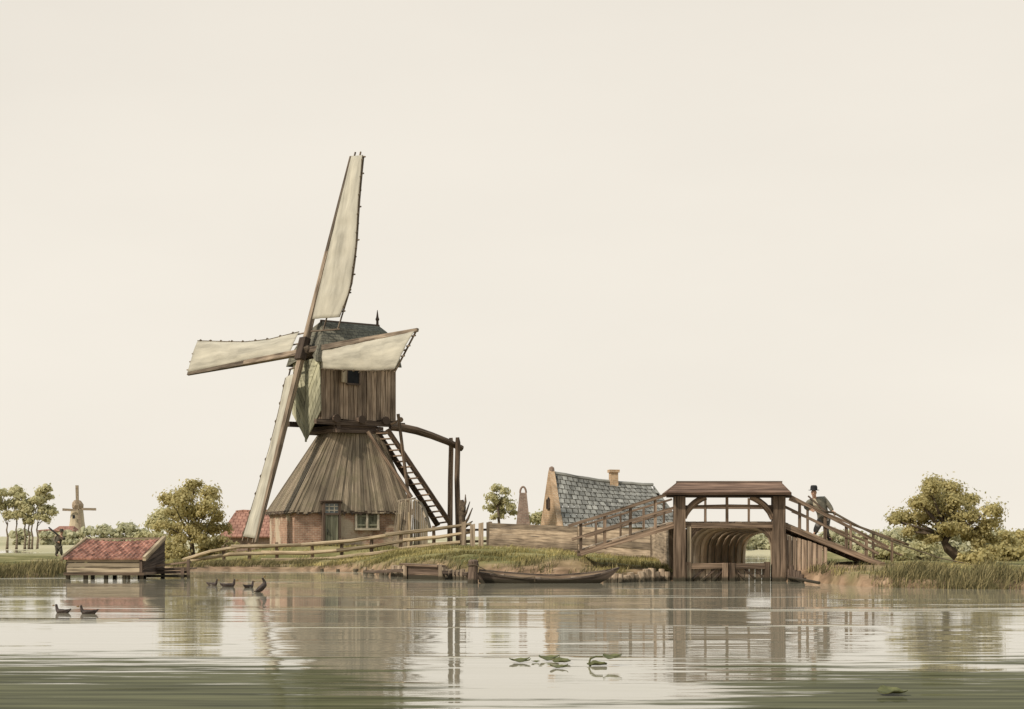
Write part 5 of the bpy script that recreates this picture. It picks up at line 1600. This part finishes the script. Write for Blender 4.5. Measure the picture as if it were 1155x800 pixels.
# rank weeds and tufts along the edge of the bank
W_ = [np.stack(scatter(n, x0, x1, ta, tb, 1.0), 1) for n, x0, x1, ta, tb in ((6500, -14.2, -8.2, .45, 2.6), (5000, -8.2, 5.0, .25, 1.7), (1800, 9.0, 11.5, .6, 3.5))]
W_ = np.concatenate(W_); x, y, z, t = W_.T
den = clumpy(x, y, 1.1, 31) + .5 * clumpy(x, y, 3.0, 32)
keep = (z > .05) & (RNG.uniform(-.1, .5, len(x)) < den + np.where(x < -8.4, .28, 0))
x, y, z, den = x[keep], y[keep], z[keep], den[keep]
blades('weeds', np.stack([x, y, z - .04], 1), np.clip(RNG.uniform(.08, .30, len(x)) + .2 * den, .06, .5), RNG.uniform(.012, .03, len(x)), .7, M['reed'])['label'] = 'rough weeds along the edge of the bank'
# bank grass
G = []
for n, x0, x1, ta, tb, pw in ((52000, -14.6, 5.2, .55, 14, 1.5), (9000, -14.8, -9.0, .3, 4.0, 1.0), (7000, -13.8, -8.0, .7, 3.2, 1.0), (9000, 9.0, 19.5, .9, 9, 1.2), (9000, -25, -14.5, .8, 12, 1.3)):
    G.append(np.stack(scatter(n, x0, x1, ta, tb, pw), 1))
G = np.concatenate(G)
x, y, z, t = G.T
clv = clumpy(x, y, .5, 9)
cl_ = np.maximum(np.clip(1.25 - t / (1.5 + 1.3 * clv), 0, 1), np.maximum(np.clip(1.6 - np.hypot((x - 9.3) / 2.2, (y - 51.4) / 2.3) + .5 * clv, 0, 1), np.clip(1.5 - np.hypot((x + 10.8) / 2.6, (y - 71.3) / 1.6) + .5 * clv, 0, 1)))
tuft = clumpy(x, y, .9, 21)
lx = (x - C0.x) * FD.x + (y - C0.y) * FD.y; ly = (x - C0.x) * BD.x + (y - C0.y) * BD.y
inside = (np.abs(lx) < WB / 2 + .1) & (np.abs(ly) < WB / 2 + .1)
keep = (z > .12) & ~inside & (RNG.uniform(0, 1, len(x)) < np.clip(.75 - cl_ + tuft * .9, .03, 1))
x, y, z, tuft = x[keep], y[keep], z[keep], tuft[keep]
hh = np.clip(RNG.uniform(.04, .15, len(x)) + .26 * tuft, .03, .42)
lg = clumpy(x, y, .33, 40)
blades('grass', np.stack([x, y, z - .03], 1), hh, RNG.uniform(.010, .024, len(x)), .5, M['grass'], rnd=.45 + lg * .75 + RNG.uniform(-.3, .3, len(x)))['label'] = 'short grass on the bank'

# ------------------------------------------------------------------ people
def skin_mesh(name, verts, edges, radii, mat, parent=None, sub=2, loc=None):
    me = bpy.data.meshes.new(name)
    org = origin_of(parent) if parent is not None else Vector(loc)
    me.from_pydata([tuple(Vector(v) - org) for v in verts], edges, [])
    tmp = bpy.data.objects.new('tmp', me); COL.objects.link(tmp)
    sk = tmp.modifiers.new('Skin', 'SKIN'); sk.use_smooth_shade = True
    ss = tmp.modifiers.new('Sub', 'SUBSURF'); ss.levels = ss.render_levels = sub
    lay = me.skin_vertices[0].data
    for i, r in enumerate(radii):
        rr = r if isinstance(r, tuple) else (r, r)
        lay[i].radius = rr; lay[i].use_root = (i == 0)
    dg = bpy.context.evaluated_depsgraph_get(); dg.update()
    out = bpy.data.meshes.new_from_object(tmp.evaluated_get(dg))
    bpy.data.objects.remove(tmp)
    out.name = name
    out.materials.clear(); out.materials.append(mat)
    if len(out.polygons): out.polygons.foreach_set('use_smooth', [True] * len(out.polygons))
    o = bpy.data.objects.new(name, out); COL.objects.link(o)
    if parent is not None: o.parent = parent
    else: o.location = org
    return o


def person(base, label, J, facing, mats):
    """J: joints as world points; facing: unit vector the face looks along"""
    t = root('person', base, label, 'person')
    f = Vector(facing).normalized(); up = Vector((0, 0, 1)); sd = f.cross(up).normalized()
    V, E, R = [], [], []
    def add(p, r, par=None):
        V.append(Vector(p)); R.append(r)
        if par is not None: E.append((par, len(V) - 1))
        return len(V) - 1
    pel = add(J['pelvis'], .135)
    wai = add(J['waist'], .105, pel); ch = add(J['chest'], .125, wai); nk0 = add(J['neck'], .062, ch)
    hd0 = add(J['head'] - up * .075, .062, nk0); hd1 = add(J['head'] + up * .01, .085, hd0); hd2 = add(J['head'] + up * .085, .062, hd1)
    add(J['head'] + f * .098 - up * .012, .014, hd1)                     # nose
    for s in (-1, 1): add(J['head'] + sd * s * .088, .016, hd1)           # ears
    for side in 'LR':
        hp, kn, an, toe = J['hip' + side], J['knee' + side], J['ankle' + side], J['toe' + side]
        a = add(hp, .095, pel); b = add(hp.lerp(kn, .5), .078, a); c = add(kn, .06, b); d = add(kn.lerp(an, .4), .056, c); e = add(an, .04, d); add(toe, .034, e)
        s_, el, ha = J['shoulder' + side], J['elbow' + side], J['hand' + side]
        a = add(s_, .055, ch); b = add(el, .045, a); c = add(el.lerp(ha, .85), .03, b)
        d = (ha - el).normalized(); w = d.cross(f); w = w.normalized() if w.length > .05 else sd
        pm = add(ha, .034, c)
        q = d.cross(w).normalized()
        for k in range(4):
            o_ = w * (k - 1.5) * .021
            ln = (.070, .082, .078, .062)[k]
            g1 = add(ha + o_ + d * .055, .0095, pm); g2 = add(ha + o_ * 1.05 + d * (.055 + ln * .5) + q * .012, .009, g1); add(ha + o_ + d * (.055 + ln * .8) + q * .038, .008, g2)
        g1 = add(ha - w * .045 + d * .015, .011, pm); add(ha - w * .06 + d * .05 + q * .02, .009, g1)
    body_ = skin_mesh('body', V, E, R, M['skin'], t)
    eye = MB()
    for s in (-1, 1):
        c = J['head'] + f * .079 + sd * s * .034 + up * .012
        eye.tube([c, c + f * .010], [.012, .008], n=6)
    eye.build('eyes', M['dark'], t)
    mo = MB(); c = J['head'] + f * .082 - up * .058; mo.beam(c - sd * .022, c + sd * .022, .008, .008); mo.build('mouth', M['rope'], t)
    # clothes
    V, E, R = [], [], []
    pel = add(J['pelvis'] - up * .06, .165); wai = add(J['waist'], .15, pel); ch = add(J['chest'], .175, wai); add(J['neck'] - up * .03, .085, ch)
    for side in 'LR':
        a = add(J['shoulder' + side], .10, ch); m_ = add(J['shoulder' + side].lerp(J['elbow' + side], .5), .092, a); b = add(J['elbow' + side], .085, m_); add(J['elbow' + side].lerp(J['hand' + side], .78), .058, b)
        add(J['hip' + side].lerp(J['knee' + side], .28) + (J['hip' + side] - J['pelvis']) * .3, .12, pel)
    skin_mesh('coat', V, E, R, mats['coat'], t)
    V, E, R = [], [], []
    pel = add(J['pelvis'] + up * .02, .15)
    for side in 'LR':
        hp, kn, an = J['hip' + side], J['knee' + side], J['ankle' + side]
        a = add(hp, .128, pel); b = add(hp.lerp(kn, .5), .118, a); c = add(kn, .095, b); d = add(kn.lerp(an, .45), .088, c); add(kn.lerp(an, .9), .070, d)
    skin_mesh('trousers', V, E, R, mats['trousers'], t)
    for side in 'LR':
        an, toe = J['ankle' + side], J['toe' + side]
        skin_mesh('boot', [an + up * .08, an - up * .02, an.lerp(toe, .5) - up * .02, toe - up * .005], [(0, 1), (1, 2), (2, 3)], [.055, .055, .052, .042], mats['boot'], t, sub=1)
    hp_ = J['head'] + up * .075
    mb = MB(); mb.tube([hp_ - up * .012, hp_ + up * .004, hp_ + up * .006, hp_ + up * .10, hp_ + up * .145, hp_ + up * .15], [.165, .162, .110, .106, .085, .03], n=16, wob=.03)
    mb.build('hat', mats['hat'], t, smooth=False)
    if 'shirt' in mats:
        c = J['chest'] + f * .145
        mb = MB()
        mb.hexa([J['waist'] + f * .125 + sd * s * .075 + f * e for s, e in ((-1, 0), (1, 0), (1, .035), (-1, .035))], [J['neck'] + f * .075 - up * .02 + sd * s * .06 + f * e for s, e in ((-1, 0), (1, 0), (1, .035), (-1, .035))])
        mid = J['chest'] + f * .165
        mb.hexa([J['waist'] + f * .13 + sd * s * .09 + f * e for s, e in ((-1, 0), (1, 0), (1, .04), (-1, .04))], [mid + sd * s * .085 + f * e for s, e in ((-1, 0), (1, 0), (1, .03), (-1, .03))])
        mb.hexa([mid + sd * s * .085 + f * e for s, e in ((-1, 0), (1, 0), (1, .03), (-1, .03))], [J['neck'] + f * .085 + sd * s * .045 + f * e for s, e in ((-1, 0), (1, 0), (1, .03), (-1, .03))])
        mb.build('shirt_front', mats['shirt'], t)
    return t


MY = BY + .42
J = {}
pj = lambda px, py, dy=0.0: P(px, py, MY + dy)
dz = lambda px, dy=0.0: zdeck(P(px, 600, MY + dy).x) + .08
J['pelvis'] = pj(930, 584); J['waist'] = pj(927, 576.5, -.06); J['chest'] = pj(921.5, 567.5, -.16); J['neck'] = pj(918.5, 561.5, -.24); J['head'] = pj(918, 555.5, -.32)
J['hipL'], J['hipR'] = pj(933, 585.5), pj(926.5, 585.5)
J['kneeL'], J['kneeR'] = pj(931.5, 598, -.08), pj(920.5, 597.5, -.14)
a = pj(934, 611, .06); a.z = dz(934) + .09; J['ankleL'] = a
a = pj(920, 607, -.02); a.z = dz(920) + .09; J['ankleR'] = a
J['toeL'] = J['ankleL'] + Vector((.10, -.13, -.06)); J['toeR'] = J['ankleR'] + Vector((-.08, -.15, -.035))
J['shoulderL'], J['shoulderR'] = pj(929.5, 563, -.10), pj(912.5, 566, -.16)
J['elbowL'], J['handL'] = pj(936, 571.5, -.12), pj(944 - 4, 578, -.22)
J['elbowR'], J['handR'] = pj(908.5, 572.5, -.22), pj(915, 575.5, -.42)
man = person(Vector((J['pelvis'].x, MY, zdeck(J['pelvis'].x) + .07)), 'man in grey coat and black hat on the right bridge ramp holding a tow rope', J,
             (-.30, -.85, -.38), {'coat': M['coat'], 'trousers': M['trousers'], 'boot': M['hat'], 'hat': M['hat'], 'shirt': M['shirt']})
mb = MB(); mb.beam(pj(911.5, 559.5, -.30), pj(931, 577, -.36), .05, .05); mb.build('tow_strap', M['timber_dark'], man)
hl = J['handL'] + Vector((0, -.02, -.01))
rp = [pj(931, 577, -.36), hl, pj(962, 590.5, -.4), pj(985, 602, -.5), pj(1020, 616, -.6), pj(1060, 629.5, -.8), pj(1110, 640, -1.4), pj(1160, 648, -2.2), pj(1215, 655, -3.2)]
mb = MB(); mb.tube(rp, [.036, .036, .034, .028, .022, .018, .018, .018, .018], n=6)
tag(mb.build('tow_rope', M['rope'], origin=tuple(hl)), 'long taut tow rope running from the man on the bridge down over the reeds', 'rope')

GYh = 92.0
gh = gz((67 - CX) / F * GYh, GYh)
sc = lambda px, py, dy=0.0: P(px, py - 1.0, GYh + dy)
J = {}
J['pelvis'] = sc(66, 617); J['waist'] = sc(66, 613); J['chest'] = sc(67, 608.5); J['neck'] = sc(68.5, 604.5); J['head'] = sc(69.5, 602, -.02)
J['hipL'], J['hipR'] = sc(67.5, 618), sc(64.5, 618)
J['kneeL'], J['kneeR'] = sc(69, 623.5, -.05), sc(64.5, 623.5)
for s, px in (('L', 69.5), ('R', 63)):
    a = sc(px, 629); a.z = gz(a.x, a.y) + .09; J['ankle' + s] = a
    J['toe' + s] = a + Vector((.16, -.05, -.06))
J['shoulderL'], J['shoulderR'] = sc(70, 607, -.1), sc(64.5, 607)
J['elbowL'], J['handL'] = sc(73, 609.5, -.2), sc(70, 606.5, -.28)
J['elbowR'], J['handR'] = sc(62.5, 612), sc(66.5, 612.5, -.28)
hunter = person(Vector((J['pelvis'].x, GYh, gh)), 'person in dark clothes behind the boathouse with a gun on the shoulder', J, (.8, -.6, 0),
                {'coat': M['dark_coat'], 'trousers': M['dark_coat'], 'boot': M['hat'], 'hat': M['dark_coat']})
g0, g1 = sc(71, 609.5, -.30), sc(55, 596, -.05)
gun = root('shotgun', g0, 'long dark gun sloping up over the shoulder of the person by the boathouse', 'gun')
mb = MB(); mb.beam(g0, g0.lerp(g1, .35), .06, .09, w1=.05, h1=.06); mb.build('stock', M['timber_dark'], gun)
mb = MB(); mb.tube([g0.lerp(g1, .33), g1], [.052, .040], n=7); mb.build('barrel', M['iron'], gun)

# ------------------------------------------------------------------ ducks
def duck_source():
    t = root('duck', Vector((0, 0, 0)), 'duck', 'duck', 'ducks on the pond')
    V = [(0, 0, .07), (-.26, 0, .085), (-.44, 0, .17), (-.58, 0, .29), (.20, 0, .10), (.32, 0, .21), (.34, 0, .35), (.36, 0, .47), (.42, 0, .46)]
    E = [(0, 1), (1, 2), (2, 3), (0, 4), (4, 5), (5, 6), (6, 7), (7, 8)]
    R = [(.18, .18), (.155, .145), (.095, .08), (.03, .02), (.165, .165), (.105, .105), (.072, .072), (.098, .10), (.06, .06)]
    skin_mesh('body', V, E, R, M['duck'], t, sub=2)
    mb = MB(); mb.tube([(.47, 0, .45), (.55, 0, .43), (.61, 0, .42)], [.035, .032, .014], n=8, ell=.55); mb.build('bill', M['bill'], t, smooth=True)
    for s in (-1, 1):
        skin_mesh('wing', [(.12, s * .155, .13), (-.12, s * .165, .15), (-.34, s * .10, .19), (-.50, s * .03, .235)], [(0, 1), (1, 2), (2, 3)], [(.035, .085), (.035, .085), (.03, .06), (.015, .02)], M['duck'], t, sub=1)
        mb = MB(); mb.tube([(.39, s * .070, .50), (.39, s * .102, .50)], [.014, .010], n=6); mb.build('eye', M['white'], t)
    return t


dsrc = duck_source()
dl = [(70, 691.5, .33, 2.85, 0, 'dark duck swimming at the left edge of the open water, nearest to the boathouse front'), (99, 692.5, .33, 3.25, 0, 'dark duck swimming just behind another, right one of the foreground pair'),
      (240, 660.5, .38, -.4, 0, 'dark duck close under the grassy bank, leftmost of the four near the mill'), (258, 662, .44, .15, 0, 'long dark duck with its head up, second of the four near the mill'),
      (281, 663, .38, .9, 0, 'dark duck with a pale flank turned away, third of the four near the mill'), (297, 668, .42, .6, -.75, 'dark duck rearing upright out of the water, rightmost of the four near the mill')]
for k, (px, py, s, rz_, pitch, lab) in enumerate(dl):
    q = P(px, py, WY(py)); q.z = -.01 if not pitch else .10
    d = dsrc if k == 0 else clone(dsrc)
    d.location = q; d.scale = (s, s, s); d.rotation_euler = (0, pitch, rz_)
    d['label'] = lab; d['group'] = 'ducks on the pond'
    if k in (2, 4):
        for s2 in (-1, 1):
            p_ = skin_mesh('flank', [(.08, s2 * .15, .08), (-.14, s2 * .155, .08)], [(0, 1)], [.035, .03], M['duck_white'], None, sub=1, loc=(0, 0, 0)); p_.parent = d

# ------------------------------------------------------------------ lily pads
def lily(r, seed):
    mb = MB(); n = 18
    rs_ = [0, .35, .7, .92, 1.0]
    def pt_(k, rr, dz_):
        a = .22 + (2 * math.pi - .44) * k / n
        edge = (rr ** 3) * (.16 * r + .10 * r * math.sin(a * 2 + seed) + .06 * r * math.sin(a * 5 + seed))
        w = 1 + .08 * math.sin(a * 3 + seed)
        return Vector((math.cos(a) * rr * r * w, math.sin(a) * rr * r * w, .012 + edge + dz_))
    rows = []
    for dz_ in (0, -.008):
        for rr in rs_:
            rows.append(len(mb.v)); mb.v += [pt_(k, rr, dz_) for k in range(n + 1)]
    for lay in (0, 5):
        for i in range(4):
            for k in range(n):
                a, b2 = rows[lay + i] + k, rows[lay + i + 1] + k
                mb.face((a, a + 1, b2 + 1, b2), [(0, 0)] * 4, .5)
    for k in range(n): mb.face((rows[4] + k, rows[4] + k + 1, rows[9] + k + 1, rows[9] + k), [(0, 0)] * 4, .5)
    return mb


src = [lily(.12, 1.3), lily(.12, 4.1)]
pads = {'flat olive lily pad floating alone at the left end of the row of pads': [(586, 747.5, .12, .10, 0)],
        'small scrap of lily leaf between the lone pad and the pad cluster': [(604, 747.5, .045, .15, 0)],
        'olive lily pad in the close cluster in the middle of the row of pads': [(619, 745.5, .12, .2, 0), (634, 748.5, .10, .2, 1), (630, 754, .10, .05, 0)],
        'olive lily pad lying flat below the raised leaf on its bent stalk': [(674, 750.5, .11, .05, 1)],
        'olive lily leaf raised above the water on a bent stalk': [(690, 742, .105, .25, 0)],
        'lone dark lily pad near the lower right corner of the water': [(1006, 784, .13, .16, 1)]}
base_obj = None
for lab, lst in pads.items():
    for px, py, r, tilt, v in lst:
        q = P(px, py, WY(py)); tilt *= .55; q.z = .005 + abs(math.sin(tilt)) * r * .9
        if 'raised' in lab: q = P(px, py, WY(751)); 
        o = src[v].build('lily_pad', M['lily'], origin=(0, 0, 0)) if base_obj is None or v else base_obj.copy()
        if base_obj is None: base_obj = o
        elif o.name not in COL.objects: COL.objects.link(o)
        o.location = q; o.scale = (r / .12,) * 3; o.rotation_euler = (tilt, 0, random.uniform(-.4, .4) if tilt else 0)
        tag(o, lab, 'lily pad', 'lily pads on the pond')
ys = WY(751)
q0 = P(668, 751, ys); q0.z = -.05
mb = MB(); mb.tube([q0, P(664.5, 748, ys), P(666, 743, ys), P(672, 740.5, ys), P(680, 740.5, ys)], [.012, .012, .011, .010, .008], n=6)
tag(mb.build('lily_stalk', M['lily'], origin=tuple(q0)), 'bent lily stalk arching out of the water to a raised leaf', 'plant stem')
